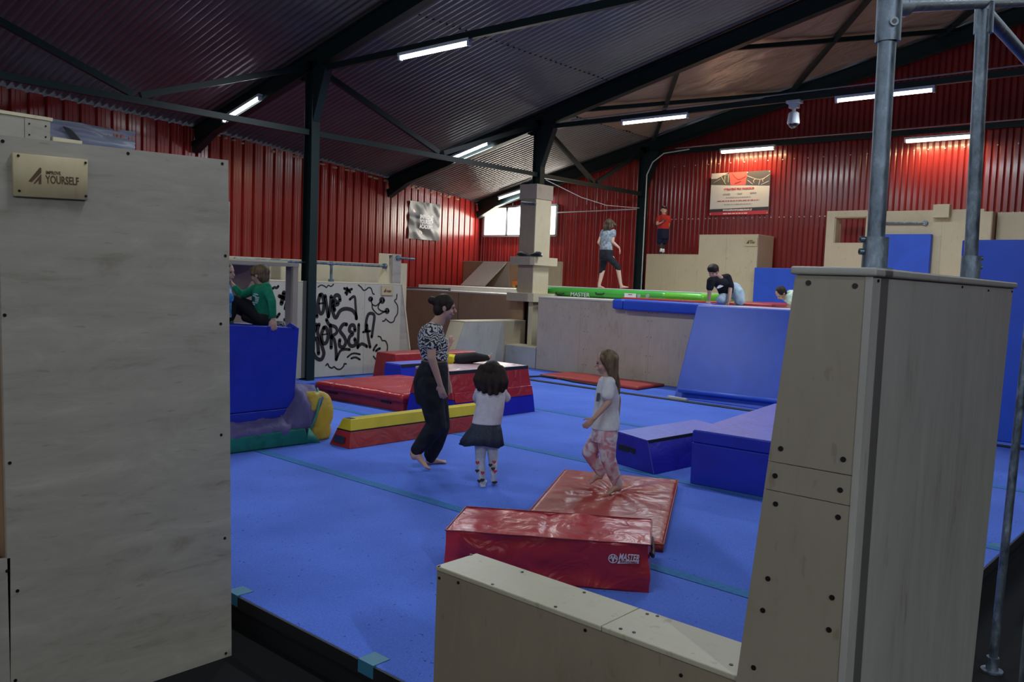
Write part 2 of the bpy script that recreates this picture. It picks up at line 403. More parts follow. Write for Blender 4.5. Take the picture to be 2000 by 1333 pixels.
# steel portal frames
FY = [2.5, 8.3, 14.1, 18.2]
lab = {2.5: 'green steel portal frame nearest the camera, its rafter above the left panel', 8.3: 'green steel portal frame whose column stands beside the graffiti wall',
       14.1: 'green steel portal frame whose column is boxed in with pale plywood', 18.2: 'green steel portal frame standing against the red gable wall behind the boy'}
xfoot = {2.5: -15.2, 8.3: -15.75, 14.1: -16.85, 18.2: -17.65}
for y in FY:
    t = empty('portal_frame', (-11.9, y, FL), lab[y], 'steel frame')
    MB().ibeam((-11.9, y, FL), (-11.9, y, 5.25), .15, .22, up=(1, 0, 0)).build('column', STEEL, t)
    # rafter along the roof slope
    x0, x1 = xfoot[y], RIDGE; off = .02
    a = (x0, y, ZR(x0)-.17-off); b = (x1, y, ZR(x1)-.17-off)
    MB().ibeam(a, b, .16, .32).build('rafter', STEEL, t)
    MB().ibeam((x1, y, ZR(x1)-.19), (8.4, y, zroof(8.4)-.19), .16, .32).build('rafter', STEEL, t)
    h = MB(); h.prism([(-11.79, y-.07, 4.25), (-11.45, y-.07, 5.12), (-11.79, y-.07, 5.12)], (0, .14, 0)); h.prism([(-12.0, y-.012, 4.9), (-12.0, y-.012, 5.15), (-12.5, y-.012, 5.05)], (0, .024, 0))
    h.build('haunch', STEEL, t)
    # deep end plate at the wall foot of the rafter
    MB().prism([(x0, y-.08, ZR(x0)-.3), (x0+.9, y-.08, ZR(x0+.9)-.33), (x0+.05, y-.08, ZR(x0)-.50)], (0, .16, 0)).build('foot_haunch', STEEL, t)
# horizontal ties across the frames (the tubes hang from them)
tl = {2.5: 'dark horizontal steel tie above the near left panel', 8.3: 'dark horizontal steel tie carrying the large bright tube light in the upper middle',
      14.1: 'dark horizontal steel tie carrying the dome camera and two tube lights', 18.2: 'dark horizontal steel tie along the maroon gable wall above the warm lights'}
for y in FY:
    yy = y if y < 18 else 18.22
    MB().beam((-11.75, yy, 5.08), (7.5, yy, 5.08), .07, .10).build('tie_beam', STEEL, label=tl[y], cat='steel beam')
MB().tube([(-11.0, 14.03, 5.15), (-4, 14.03, 5.16), (7, 14.03, 5.15)], .012, 6).build('cable', plain('grey cable', (.2, .2, .2), .5), label='thin grey cable clipped along the tie beam with the dome camera', cat='cable')
MB().tube([(-11.0, 18.15, 5.15), (-9, 18.15, 5.17), (-6, 18.15, 5.15), (7, 18.15, 5.16)], .012, 6).build('cable', plain('grey cable 2', (.3, .3, .3), .5), label='thin grey cable on the gable wall tie beam above the warm lights', cat='cable')
# eave ties and V braces between the columns
bays = [(2.5, 8.3, 'bay above the near left panel'), (8.3, 14.1, 'middle bay, right of the graffiti column'), (14.1, 18.2, 'far bay behind the boxed column')]
for y0, y1, nm in bays:
    MB().beam((-11.9, y0+.08, 4.08), (-11.9, y1-.08, 4.08), .08, .09).build('eave_tie', STEEL, label='horizontal steel tie between columns, '+nm, cat='steel beam')
    ym = (y0+y1)/2
    for ya, side in ((y0+.12, 'left'), (y1-.12, 'right')):
        MB().beam((-11.9, ya, 5.12), (-11.9, ym + (-.06 if ya < ym else .06), 4.16), .07, .09).build('diagonal_brace', STEEL, label='%s arm of the steel V brace, %s' % (side, nm), cat='steel brace')
# roof plane braces under the membrane
def rb(x0, y0, x1, y1, lab_):
    MB().beam((x0, y0, ZR(x0)-.10), (x1, y1, ZR(x1)-.10), .08, .08).build('roof_brace', STEEL, label=lab_, cat='steel brace')
rb(-8.65, 14.3, -11.6, 18.1, 'slanting steel roof brace under the beige ceiling, left one behind the cool tube light')
rb(-11.3, 14.5, -8.3, 18.1, 'thin steel roof strut under the beige ceiling, running from the boxed column')
rb(-4.9, 14.3, -8.1, 18.1, 'slanting steel roof brace under the beige ceiling, crossing left of the near upright pipe')
rb(-8.0, 14.4, -4.8, 18.1, 'thin steel roof strut under the beige ceiling, passing behind both upright pipes')
rb(-1.5, 14.3, -5.2, 18.1, 'slanting steel roof brace under the beige ceiling, between the two upright pipes')
# white conduit by the gable column
MB().tube([(-11.75, 18.1, 1.6), (-11.75, 18.1, 4.55), (-11.6, 18.1, 4.85), (-11.3, 18.12, 5.05), (-10.6, 18.12, 5.1)], .014, 8).build('cable', WHITEB, label='white cable running up the gable column behind the walking girl', cat='cable')
MB().tube([(-11.86, 14.3, 4.0), (-11.86, 15.6, 3.75), (-11.86, 16.6, 3.66), (-11.86, 18.0, 3.72)], .008, 8).build('cable', WHITEB, label='slack white cable between the boxed column and the gable column', cat='cable')
MB().tube([(-12.0, 18.2, 3.72), (-14.8, 18.3, 3.70)], .014, 8).build('conduit', WHITEB, label='thin white conduit along the red wall above the window', cat='pipe')

# window
wz0, wz1, wx0, wx1 = 3.08, 3.92, -17.55, -14.78
wo = empty('window_1', (-16.2, 18.4, wz0), kind='structure')
PANE = emis('bright frosted pane', (1., .95, .82), 2.1)
for i in range(3):
    a = wx0 + (wx1-wx0)*i/3; b = wx0 + (wx1-wx0)*(i+1)/3
    MB().box(a+.03, b-.03, 18.375, 18.39, wz0+.03, wz1-.03).build('pane', PANE, wo)
fr = MB(); 
for i in range(4):
    a = wx0 + (wx1-wx0)*i/3; fr.box(a-.03, a+.03, 18.35, 18.405, wz0, wz1)
fr.box(wx0, wx1, 18.35, 18.405, wz0-.03, wz0+.03); fr.box(wx0, wx1, 18.35, 18.405, wz1-.03, wz1+.03)
fr.build('window_frame', plain('grey window frame', (.25, .25, .25), .5), wo)

# ------------------------------------------------------------------ LIGHTS
COOL = (.82, .92, 1.0); WARM = (1.0, .66, .34)
TUBE = emis('cool tube glow', (.85, .97, 1.), 9.); TUBW = emis('warm tube glow', (1., .82, .55), 8.)
def area(loc, dirv, sx, sy, power, col, name='lamp'):
    l = bpy.data.lights.new(name, 'AREA'); l.shape = 'RECTANGLE'; l.size = sx; l.size_y = sy; l.energy = power; l.color = col
    o = bpy.data.objects.new(name, l); COL.objects.link(o); return o, l
def fixture(a, b, lab_, power, warm=False, drop=.0, r=.028, wide=False):
    a, b = np.array(a, float), np.array(b, float); c = (a+b)/2; d = b-a; L = np.linalg.norm(d); d /= L
    t = empty('tube_light', c, lab_, 'light')
    MB().obox(c+(0, 0, .045), d*L/2, np.cross(d, (0, 0, 1))*.045, np.array((0, 0, .022))).build('housing', WHITEB, t)
    MB().tube([a+d*.04, b-d*.04], r*(1.5 if wide else 1), 12).build('tube', TUBW if warm else TUBE, t, smooth=True)
    for e, s in ((a, 1), (b, -1)):
        MB().obox(e + d*.02*s, d*.02, np.cross(d, (0, 0, 1))*.03, np.array((0, 0, .035))).build('end_cap', WHITEB, t)
    l = bpy.data.lights.new('tube_lamp', 'AREA'); l.shape = 'RECTANGLE'; l.size = L*.95; l.size_y = .06; l.energy = power; l.color = WARM if warm else COOL
    o = bpy.data.objects.new('tube_lamp', l); COL.objects.link(o); o.parent = t
    x = Vector(d); z = Vector((0, 0, 1)); y = z.cross(x).normalized(); z = x.cross(y)
    mt = Matrix((x, y, z)).transposed().to_4x4(); mt.translation = Vector((0, 0, -r*1.6-.01)); o.matrix_local = mt
    return t
P1 = 105; FILL = 12
fixture((-9.76, 8.3, 4.98), (-8.31, 8.3, 4.98), 'large bright cool tube light in the upper middle, on the nearest visible tie beam', P1)
fixture((-9.79, 14.1, 4.98), (-8.30, 14.1, 4.98), 'cool tube light left of the dome camera', P1)
fixture((-5.56, 14.1, 4.96), (-4.03, 14.1, 4.96), 'slim cool tube light right of the dome camera, crossed by the near upright pipe', P1)
fixture((-9.76, 18.1, 4.97), (-8.42, 18.1, 4.97), 'warm glowing tube light on the maroon wall above the printed banner', 34, True, wide=True)
fixture((-5.68, 18.1, 4.90), (-4.40, 18.1, 4.90), 'warm glowing tube light on the maroon wall between the two upright pipes', 34, True, wide=True)
fixture((-14.5, 8.18, 4.50), (-13.27, 8.18, 4.78), 'cool tube light on the rafter left of the graffiti column', 50)
fixture((-14.46, 13.98, 4.58), (-13.28, 13.98, 4.85), 'cool tube light under the rafter in the middle, left of the boxed column', 50)
fixture((-16.65, 18.0, 4.12), (-15.5, 18.0, 4.36), 'short cool tube light above the window', 40)
for x, q_ in ((-4.6, 'nearest the visible one'), (.6, 'in the middle'), (5., 'next to the right wall')): fixture((x, 8.3, 4.98), (x+1.45, 8.3, 4.98), 'cool tube light on the near tie beam above the view, '+q_, P1*.5)
fixture((.6, 14.1, 4.96), (2.1, 14.1, 4.96), 'cool tube light on the camera tie beam, beyond the right edge', P1*.6)
for x, q_ in ((-9.8, 'left one'), (-3.6, 'right one')): fixture((x, 2.5, 4.98), (x+1.45, 2.5, 4.98), 'cool tube light on the tie beam nearest the camera, '+q_, P1*.5)
# daylight from the window
l = bpy.data.lights.new('window_light', 'AREA'); l.shape = 'RECTANGLE'; l.size = 2.7; l.size_y = .8; l.energy = 55; l.color = (1, .93, .8)
o = bpy.data.objects.new('window_light', l); COL.objects.link(o); o.location = ((wx0+wx1)/2, 18.33, 3.5); o.rotation_euler = (math.radians(-90), 0, 0)
# added strip windows behind the camera, unseen, to fill the front-facing sides
wf = empty('fill_window', (-4, -3.95, 3.2), kind='structure')
PANE2 = emis('added fill pane', (.80, .90, 1.), 1.6)
for i in range(4):
    a = -12 + i*4.2; MB().box(a+.05, a+4.1, -3.99, -3.97, 2.6, 4.2).build('pane', PANE2, wf)
    l = bpy.data.lights.new('fill_light', 'AREA'); l.shape = 'RECTANGLE'; l.size = 4.; l.size_y = 1.6; l.energy = FILL; l.color = (.86, .93, 1.)
    o = bpy.data.objects.new('fill_light', l); COL.objects.link(o); o.location = (a+2.1, -3.94, 3.4); o.rotation_euler = (math.radians(90), 0, 0)
mb = MB()
for i in range(5): mb.box(-12.05+i*4.2, -11.95+i*4.2, -4, -3.93, 2.55, 4.25)
mb.box(-12.05, 4.85, -4, -3.93, 2.5, 2.6); mb.box(-12.05, 4.85, -4, -3.93, 4.2, 4.3); mb.build('window_frame', plain('grey fill window frame', (.25, .25, .25), .5), wf)
W = bpy.data.worlds.new('world'); SC.world = W; W.use_nodes = True
W.node_tree.nodes['Background'].inputs[0].default_value = (.5, .6, .8, 1); W.node_tree.nodes['Background'].inputs[1].default_value = .3

fixture((4.3, -.58, 4.98), (5.56, -1.30, 4.98), 'added cool tube light behind the camera on the right, out of view', 300)  # added lamp, lined up so the unseen pipe shades the tall block
# dome camera
pz = empty('dome_camera', (-6.24, 14.05, 4.52), 'white dome security camera hanging from the tie beam', 'camera')
MB().box(-6.36, -6.12, 13.97, 14.13, 4.98, 5.03).build('mounting_plate', WHITEB, pz, bev=.005)
MB().box(-6.32, -6.16, 13.99, 14.11, 4.90, 4.98).build('junction_box', WHITEB, pz, bev=.01)
MB().tube([(-6.24, 14.05, 4.92), (-6.24, 14.05, 4.82)], .03).build('neck', WHITEB, pz, smooth=False)
MB().tube([(-6.24, 14.05, z) for z in (4.84, 4.82, 4.66, 4.64)], [.06, .085, .105, .10], 24).build('camera_body', WHITEB, pz)
MB().ell((-6.24, 14.05, 4.645), (.08, 0, 0), (0, .08, 0), (0, 0, .085), 24, 14).build('glass_dome', plain('smoked dome', (.01, .01, .012), .05, 0, .8, 1), pz, smooth=True)

# banners
def sheet(name, P00, P10, P11, P01, mat, label, cat, nu=24, nv=18, wav=.02, parent=None, push=(0, 0, 0), seedo=0, th=.004):
    mb = MB(); P00, P10, P11, P01 = map(lambda q: np.array(q, float), (P00, P10, P11, P01)); nr = np.cross(P10-P00, P01-P00); nr /= np.linalg.norm(nr)
    g = []
    for j in range(nv+1):
        for i in range(nu+1):
            u, v = i/nu, j/nv; p = P00*(1-u)*(1-v)+P10*u*(1-v)+P11*u*v+P01*(1-u)*v
            e = min(u, 1-u, .15)/.15; h = wav*mnoise.noise((u*3+v*4+seedo, v*2-u*1.5, seedo+.3)) + wav*.5*mnoise.noise((u*9+v*5, v*3+seedo, 2))
            g.append(p + nr*h + np.array(push)*0)
    n = nu+1; back = [p - nr*th for p in g]; m_ = len(g)
    fs = [(j*n+i, j*n+i+1, (j+1)*n+i+1, (j+1)*n+i) for j in range(nv) for i in range(nu)]
    fs += [tuple(m_+k for k in f[::-1]) for f in fs]
    mb.add(g + back, fs)
    return mb.build(name, mat, parent, smooth=True, label=label, cat=cat), nr
nwl = np.array([9.85, 1.95, 0]); nwl /= np.linalg.norm(nwl)   # inward normal of the left wall
dwl = np.array([-1.95, 9.85, 0]); dwl /= np.linalg.norm(dwl)
def lw(px, py, off=.09):
    a = np.array([-15.85, 8.6, 0]) + nwl*off; d = ray(px, py); return EYE + d*((a-EYE) @ nwl)/(d @ nwl)
b1 = empty('wall_banner', lw(828, 470), 'crumpled grey banner reading IMPROVE YOURSELF ACADEMY on the red left wall', 'banner')
GBAN = plain('dark grey satin banner', (.10, .10, .11), .42)
bp = [lw(797, 466), lw(856, 471), lw(859, 400), lw(800, 392)]
sheet('cloth', *bp, GBAN, None, None, wav=.05, parent=b1, seedo=2)
ex = bp[1]-bp[0]; W1 = np.linalg.norm(ex); 
for k, s_ in enumerate(('IMPROVE', 'YOURSELF', 'ACADEMY')):
    o_ = bp[0]*.72 + bp[1]*.28 + (bp[3]-bp[0])*(.56-.13*k) + nwl*.075
    text_part('banner_text', s_, o_, ex, (0, 0, 1), .15, plain('faded print', (.62, .62, .66), .4), b1, bold=.03, width=W1*.44)
def lw2(px, py, off=.10):
    d0 = np.array([-15.35, 3.5, 0]); d1 = np.array([-15.85, 8.6, 0]); t_ = (d1-d0)/np.linalg.norm(d1-d0); n_ = np.array([t_[1], -t_[0], 0]); a = d0 + n_*off
    d = ray(px, py); return EYE + d*((a-EYE) @ n_)/(d @ n_)
b2 = empty('wall_banner', lw2(180, 290), 'pale blue grey banner with a dark slash on the left wall above the near panel', 'banner')
sheet('cloth', lw2(-30, 275), lw2(262, 300), lw2(265, 258), lw2(-30, 210), plain('pale banner vinyl', (.40, .44, .54), .35), None, None, wav=.10, parent=b2, seedo=5, nu=40)
mb = MB(); nb = np.array([.995, .1, 0]); ribbon(mb, [lw2(124, 248, .15), lw2(136, 258, .15), lw2(150, 276, .15)], [.02, .10, .14], nb); mb.build('printed_slash', plain('dark print', (.02, .02, .03), .5), b2)

# printed sign on gable wall
sg = empty('wall_banner', (-9.36, 18.36, 3.52), 'printed banner reading VYBAVENI PRO PARKOUR below the warm light on the maroon wall', 'banner')
SX0, SX1, SZ0, SZ1 = -10.1, -8.62, 3.53, 4.52; YS = 18.36
def sgp(u, v, k=0): return (SX0+(SX1-SX0)*u, YS-.0-.002*k, SZ0+(SZ1-SZ0)*v)
MB().box(SX0, SX1, YS, YS+.012, SZ0, SZ1).build('sheet', plain('sign white', (.52, .54, .52), .4), sg)
def quad(name, pts, mat, k=1, par=sg): return MB().prism([sgp(u, v, k) for u, v in pts], (0, -.002, 0)).build(name, mat, par)
RDS = plain('sign red', (.42, .03, .05), .5); DKS = plain('sign black', (.03, .03, .035), .5); SGR = plain('sign grey', (.3, .3, .3), .5)
quad('black_band', [(0, .07), (1, .09), (1, .17), (0, .145)], DKS); quad('red_band', [(0, 0), (1, 0), (1, .09), (0, .07)], RDS)
quad('gym_picture', [(0, .735), (.345, .705), (.31, 1), (.0, 1)], plain('pic green grey', (.09, .09, .07), .5))
quad('red_picture', [(.345, .705), (.60, .69), (.62, 1), (.31, 1)], plain('pic red', (.62, .10, .09), .5)); quad('box_picture', [(.60, .69), (1, .655), (1, 1), (.62, 1)], plain('pic dark', (.07, .07, .08), .5))
quad('logo_corner', [(0, .87), (.10, .87), (.30, 1), (0, 1)], plain('sign white 2', (.5, .5, .5), .5), 2)
m1 = MB(); ny = (0, -1, 0)
for a in [[(.62, .90), (.84, .80), (1, .91)], [(.84, .80), (.82, .68)], [(.63, .80), (.72, .70)], [(.98, .75), (.86, .68)]]: ribbon(m1, [sgp(*q, 3) for q in a], .012, ny)
for a in [[(.17, .92), (.26, .73)], [(.20, .95), (.31, .95)], [(.30, .95), (.30, .78)], [(.05, .78), (.16, .86)], [(.24, .92), (.24, .80)]]: ribbon(m1, [sgp(*q, 3) for q in a], .010, ny)
for c_ in ((.75, .77), (.90, .78)):
    ribbon(m1, [sgp(c_[0]+.02*math.cos(t), c_[1]+.035*math.sin(t), 3) for t in (1.2, 2.2, 3.2, 4.2)], .012, ny)
m1.build('picture_lines', plain('pic light', (.5, .5, .48), .5), sg)
m2 = MB(); ribbon(m2, [sgp(.36, .97, 3), sgp(.47, .83, 3), sgp(.60, .89, 3)], .01, ny); ribbon(m2, [sgp(.42, .74, 3), sgp(.52, .78, 3)], .015, ny); m2.build('fold_lines', plain('pic dk red', (.3, .03, .03), .5), sg)
EXs = (1, 0, 0); SZw = SX1-SX0
def st(txt, u, v, size, mat, w, bold=.02, sh=0): text_part('sign_text', txt, sgp(u, v, 2), EXs, (0, 0, 1), size, mat, sg, bold=bold, width=w*SZw, shear=sh)
st('VYBAVENÍ PRO PARKOUR', .235, .585, .065, RDS, .52, .03); st('• překážky', .20, .48, .055, SGR, .15, .01, .2); st('• lezení', .45, .483, .055, SGR, .10, .01, .2); st('• žíněnky', .66, .486, .055, SGR, .13, .01, .2)
st('WWW.IMPROVEYOURSELFSHOP.CZ', .23, .095, .055, WHITE, .50, .03, .3)
# the small print too fine to read: rows of short dashes
for v, u0, u1, mt_ in ((.405, .28, .70, SGR), (.325, .13, .84, RDS), (.245, .25, .72, SGR), (.025, .24, .66, WHITE)):
    mb = MB(); u = u0
    while u < u1:
        d = random.uniform(.02, .07); mb.prism([sgp(u, v, 2), sgp(min(u+d, u1), v, 2), sgp(min(u+d, u1), v+.018, 2), sgp(u, v+.018, 2)], (0, -.001, 0)); u += d+.012
    mb.build('small_print', mt_, sg)
for u, v in ((.015, .98), (.985, .975), (.985, .03), (.015, .03), (.62, .975)):
    MB().tube([sgp(u, v, 1), (sgp(u, v)[0], YS-.012, sgp(u, v)[2])], .012, 8).build('eyelet', WHITEB, sg)
# ================================================================== SPRING FLOOR
YE, XE = 2.46, -1.28
deck = MB(); deck.box(-14.5, XE-.02, YE+.02, 13.36, FL+.001, -.035)
deck.box(-14.5, XE+.006, YE-.010, YE+.0035, -.07, -.004); deck.box(XE+.0005, XE+.012, YE-.01, 13.3, -.07, -.004)
deck.build('floor_deck', plain('black deck side', (.006, .006, .008), .6), label='black raised deck edge carrying the blue carpet', cat='floor deck')
seams = [YE, 4.58, 6.83, 9.10, 11.72, 13.34]
ln = ['nearest the camera', 'second from the camera, under the thin red mat and red block', 'third from the camera, under the yellow beam end', 'fourth from the camera, beside the red and blue stack', 'farthest, under the thin red mat by the plywood wall']
for i in range(5):
    a, b = seams[i], seams[i+1]
    s = empty('carpet_strip', (-7, (a+b)/2, -.035), 'blue carpet strip, '+ln[i], 'carpet')
    x0 = -14.5
    MB().box(x0, XE, a+.004, b-.004, -.034, 0.).build('carpet', CARP, s, bev=.006, seg=1)
    if i:
        MB().box(x0, XE+.0, a-.005, a+.10, .0002, .003).build('seam_tape', TAPE if i != 4 else BLACK, s)
mb = MB(); mb.box(-10.35, XE, 11.66, 11.80, .003, .012); mb.build('rubber_strip', BLACK, label='long black strip lying across the blue carpet before the thin red mat', cat='strip')
MB().tube([(-10.4, 11.6, .02), (-10.1, 11.95, .03), (-9.9, 12.1, .05), (-9.7, 12.3, .02), (-9.2, 12.15, .015), (-8.6, 12.1, .015)], .018, 8).build('strap', BLACK, label='thin black strap lying on the carpet left of the thin red mat', cat='strap', smooth=True)
for (px, py) in ((722, 1296), (462, 1160)):
    p = onz(px, py, 0)
    MB().box(p[0]-.07, p[0]+.04, YE-.012, YE+.09, -.06, .004).build('tape_tab', TEALT, label='small teal tape patch on the carpet edge, ' + ('near the middle of the bottom' if px > 600 else 'beside the left plywood panel'), cat='tape')
for (x, y) in ((XE, 6.95), (XE, 5.75)):
    MB().box(x-.10, x+.012, y-.05, y+.05, -.06, .004).build('tape_tab', TEALT, label='small teal tape patch on the right carpet edge, ' + ('farther one' if y > 6.5 else 'nearer one'), cat='tape')
for i, (px, py) in enumerate(((556, 1225), (610, 1254))):
    p = ony(px, py, YE)
    MB().tube([(p[0], YE+.03, p[2]-.02), (p[0], YE-.0, p[2]-.02)], .012, 8).build('bolt', plain('bolt', (.2, .2, .2), .3, .8), label='small metal bolt head in the black deck edge, %s one' % ('left', 'right')[i], cat='bolt')

# ================================================================== NEAR PLYWOOD
# big left panel
PX = -3.87
lp = empty('plywood_wall', (PX, 1.2, FL), 'huge grey plywood wall panel filling the left foreground', 'climbing block')
mb = MB()
y0, y1, z1a, z1b = -.4, 2.235, 2.30, 2.335
yn0, yn1 = onx(21, 1090, PX)[1], onx(2, 560, PX)[1]
mb.prism([(PX, yn0, FL), (PX, y1+.04, FL), (PX, y1-.02, z1b), (PX, yn1-.012, z1a+.005)], (-.022, 0, 0))
mb.prism([(PX, y0, FL), (PX, yn0-.002, FL), (PX, yn0-.002, .55), (PX, y0, .55)], (-.022, 0, 0))
mb.prism([(PX, y0, 1.85), (PX, yn1-.014, 1.85), (PX, yn1-.014, z1a+.005), (PX, y0, 2.29)], (-.022, 0, 0))
mb.build('front_board', WOODN, lp)
mb = MB(); mb.hexa([(PX-1.2, y1-.02, FL), (PX-.023, y1+.02, FL), (PX-.023, y1+.038, FL), (PX-1.2, y1-.002, FL), (PX-1.2, y1-.04, z1b), (PX-.023, y1-.04, z1b), (PX-.023, y1-.022, z1b), (PX-1.2, y1-.022, z1b)])
mb.build('side_board', WOODN, lp)
MB().box(PX-1.2, PX-.024, y0, y1-.05, 2.27, 2.288).build('top_board', WOODN, lp)
mb = MB(); mb.box(PX-.30, PX-.024, yn0+.002, yn0+.024, .50, 1.9); mb.box(PX-.30, PX-.024, y0, 1.2, .53, .552); mb.box(PX-.32, PX-.30, y0, 1.22, .5, 1.9); mb.build('niche_lining', WOODB, lp)
part_screws(lp, [onx(*p, PX+.0) for p in ((5, 276), (250, 300), (434, 320), (431, 713-80), (432, 850), (439, 1052), (441, 1277), (9, 616), (19, 905), (34, 1155), (14, 1116), (30, 1330), (600-160, 500))], (1, 0, 0), .0075)
pq = empty('name_plaque', onx(98, 345, PX+.02), 'small square plywood plaque with burnt IMPROVE YOURSELF logo on the left panel', 'sign')
c4 = [onx(*p, PX+.022) for p in ((28, 383), (172, 391), (172, 312), (25, 298))]
MB().prism([(PX+.001, p[1], p[2]) for p in c4], (.02, 0, 0)).build('board', WOODP, pq, bev=.002, seg=1)
BURN = plain('burnt wood', (.09, .045, .02), .7)
X2 = PX+.0215
def pp(cx, cy): return onx(cx/4.444, 180+cy/4.444, X2)
mb = MB()
for poly in ([(245, 775), (345, 655), (358, 660), (358, 700), (275, 782)], [(290, 795), (345, 725), (358, 712), (358, 800), (335, 800), (338, 760), (305, 797)]):
    mb.prism([pp(*q) for q in poly], (.001, 0, 0))
mb.build('burnt_mark', BURN, pq)
e_ = pp(690, 745)-pp(400, 725)
text_part('burnt_text', 'YOURSELF', pp(398, 790), e_, (0, 0, 1), .046, BURN, pq, bold=.02, width=np.linalg.norm(pp(686, 0)-pp(398, 0)), extr=.0006)
text_part('burnt_text', 'IMPROVE', pp(398, 712), e_, (0, 0, 1), .020, BURN, pq, bold=.02, width=np.linalg.norm(pp(525, 0)-pp(398, 0)), extr=.0006)
part_screws(pq, [pp(158, 552), pp(742, 614), pp(167, 858), pp(745, 904)], (1, 0, 0), .0055)

# structure seen over the left panel
t = empty('plywood_box', (-4.7, 1.3, 2.29), 'open plywood box with a yellow edged lid on top of the left panel', 'box')
xa = -4.3
mb = MB(); mb.box(xa-.02, xa, .5, 1.30, 2.30, 2.335); mb.box(xa-.02, xa, .5, 1.30, 2.42, 2.455); mb.box(xa-.02, xa, 1.30, 1.44, 2.30, 2.455); mb.build('front_board', WOODN, t)
MB().box(xa-.42, xa-.022, 1.44, 1.46, 2.30, 2.455).build('side_board', WOODN, t)
MB().box(xa-.02, xa+.002, 1.442, 1.55, 2.30, 2.455).build('front_board', WOODN, t)
MB().box(xa-.44, xa+.005, .5, 1.56, 2.457, 2.472).build('lid', WOODC, t)
MB().box(xa-.2, xa-.18, .5, 1.43, 2.30, 2.455).build('inner_board', WOODB, t)
part_screws(t, [(xa+.003, 1.46, 2.43), (xa+.003, 1.53, 2.43), (xa+.003, 1.46, 2.38), (xa+.003, 1.53, 2.38)], (1, 0, 0), .004)
MB().box(xa-.3, xa+.01, 1.56, 1.69, 2.355, 2.385).build('plywood_board', WOODC, label='short pale plywood board beside the box on top of the left panel', cat='board')
MB().box(-8.05, -8.0, 4.45, 4.605, 0, 2.49).build('plywood_post', WOODC, label='narrow pale plywood post just right of the left panel', cat='post')

# low box
LB = empty('plywood_box', (-1.6, 2.3, FL), 'long low plywood box with a screwed top board in the bottom foreground', 'box')
ZT = .70; YB0, YB1 = 2.205, 2.425; XL = -2.295; XR = -1.047; XS = -1.52
mb = MB(); mb.box(XL+.004, XR, YB0+.004, YB0+.022, FL, ZT-.02); mb.box(XL+.004, XL+.022, YB0+.022, YB1, FL, ZT-.02); mb.box(XL+.022, XR, YB1-.018, YB1, FL, ZT-.02)
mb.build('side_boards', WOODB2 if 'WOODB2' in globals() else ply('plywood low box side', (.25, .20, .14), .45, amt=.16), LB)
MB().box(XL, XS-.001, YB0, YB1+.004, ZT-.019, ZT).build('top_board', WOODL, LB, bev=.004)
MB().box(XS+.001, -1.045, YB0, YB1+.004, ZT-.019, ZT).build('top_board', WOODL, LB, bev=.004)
part_screws(LB, [onz(*p, ZT+.0005) for p in ((920, 1084), (858, 1106), (1020, 1118), (962, 1142), (1141, 1158), (1085, 1186), (1212, 1229), (1264, 1200), (1284, 1204), (1238, 1236), (1428, 1299))], (0, 0, 1), .006)
part_screws(LB, [ony(*p, YB0+.003) for p in ((858, 1130), (895, 1139), (1143, 1232), (1330, 1320))], (0, -1, 0), .006)

# tall tapered box
TB = empty('plywood_box', (-.85, 2.9, FL), 'tall tapering plywood block with two upright pipes on its lid, right foreground', 'climbing block')
xl0, xl1 = -1.045, -.945; xr = -.742; yn = 2.2; yf = 3.78; zb = .68; zt = 1.845
def xleft(z): return xl0 + (xl1-xl0)*(z-zb)/(zt-zb)
mb = MB(); zs = [zb, float(ony(1590, 975, yn)[2]), float(ony(1597, 918, yn)[2]), zt]
for a, b in zip(zs[:-1], zs[1:]):
    mb.prism([(xleft(a), yn, a+.0012), (xr-.004, yn, a+.0012), (xr-.004, yn, b-.0012), (xleft(b), yn, b-.0012)], (0, .018, 0))
TALLF = ply('plywood dark front', (.27, .225, .17), .45, amt=.12); TALLS = ply('plywood grey weathered', (.33, .31, .28), .42, (1, 1, .5), .22)
mb.build('front_board', TALLF, TB)
MB().box(xl0, xr-.004, yn+.006, yn+.022, FL, zb-.003).build('plinth_board', TALLF, TB)
MB().prism([(xr-.018, yn+.001, zb), (xr, yn+.001, zb), (xr, yf-.08, zb-.88), (xr-.018, yf-.08, zb-.88)], (0, 0, .01)) if 0 else None
mb = MB(); mb.prism([(xr, yn-.002, FL), (xr, yf-.22, FL), (xr, yf, zt), (xr, yn-.002, zt)], (-.018, 0, 0)); mb.build('side_board', TALLS, TB)
mb = MB(); mb.prism([(xleft(FL)+.10, yn+.24, FL), (xleft(zt), yn+.019, zt), (xleft(zt), yf, zt), (xleft(FL)+.10, yf-.22, FL)], (.018, 0, 0)); mb.build('side_board', TALLF, TB)
mb = MB(); mb.hexa([(xl1-.01, yn-.014, zt), (xr+.012, yn-.014, zt), (xr+.012, yf+.015, zt), (xl1-.01, yf+.015, zt), (xl1-.01, yn-.014, zt+.022), (xr+.012, yn-.014, zt+.022), (xr+.012, yf+.015, zt+.022), (xl1-.01, yf+.015, zt+.022)])
mb.build('lid', TALLS, TB, bev=.006)
part_screws(TB, [ony(*p, yn-.0005) for p in ((1579, 553), (1670, 559), (1525, 877), (1647, 898), (1514, 930), (1641, 958), (1515, 985), (1637, 1011), (1500, 1131), (1625, 1168), (1490, 1193), (1619, 1231), (1472, 1305))], (0, -1, 0), .0075)
part_screws(TB, [onx(*p, xr+.002) for p in ((1716, 549), (1880, 561), (1931, 568), (1977, 570))], (1, 0, 0), .004)

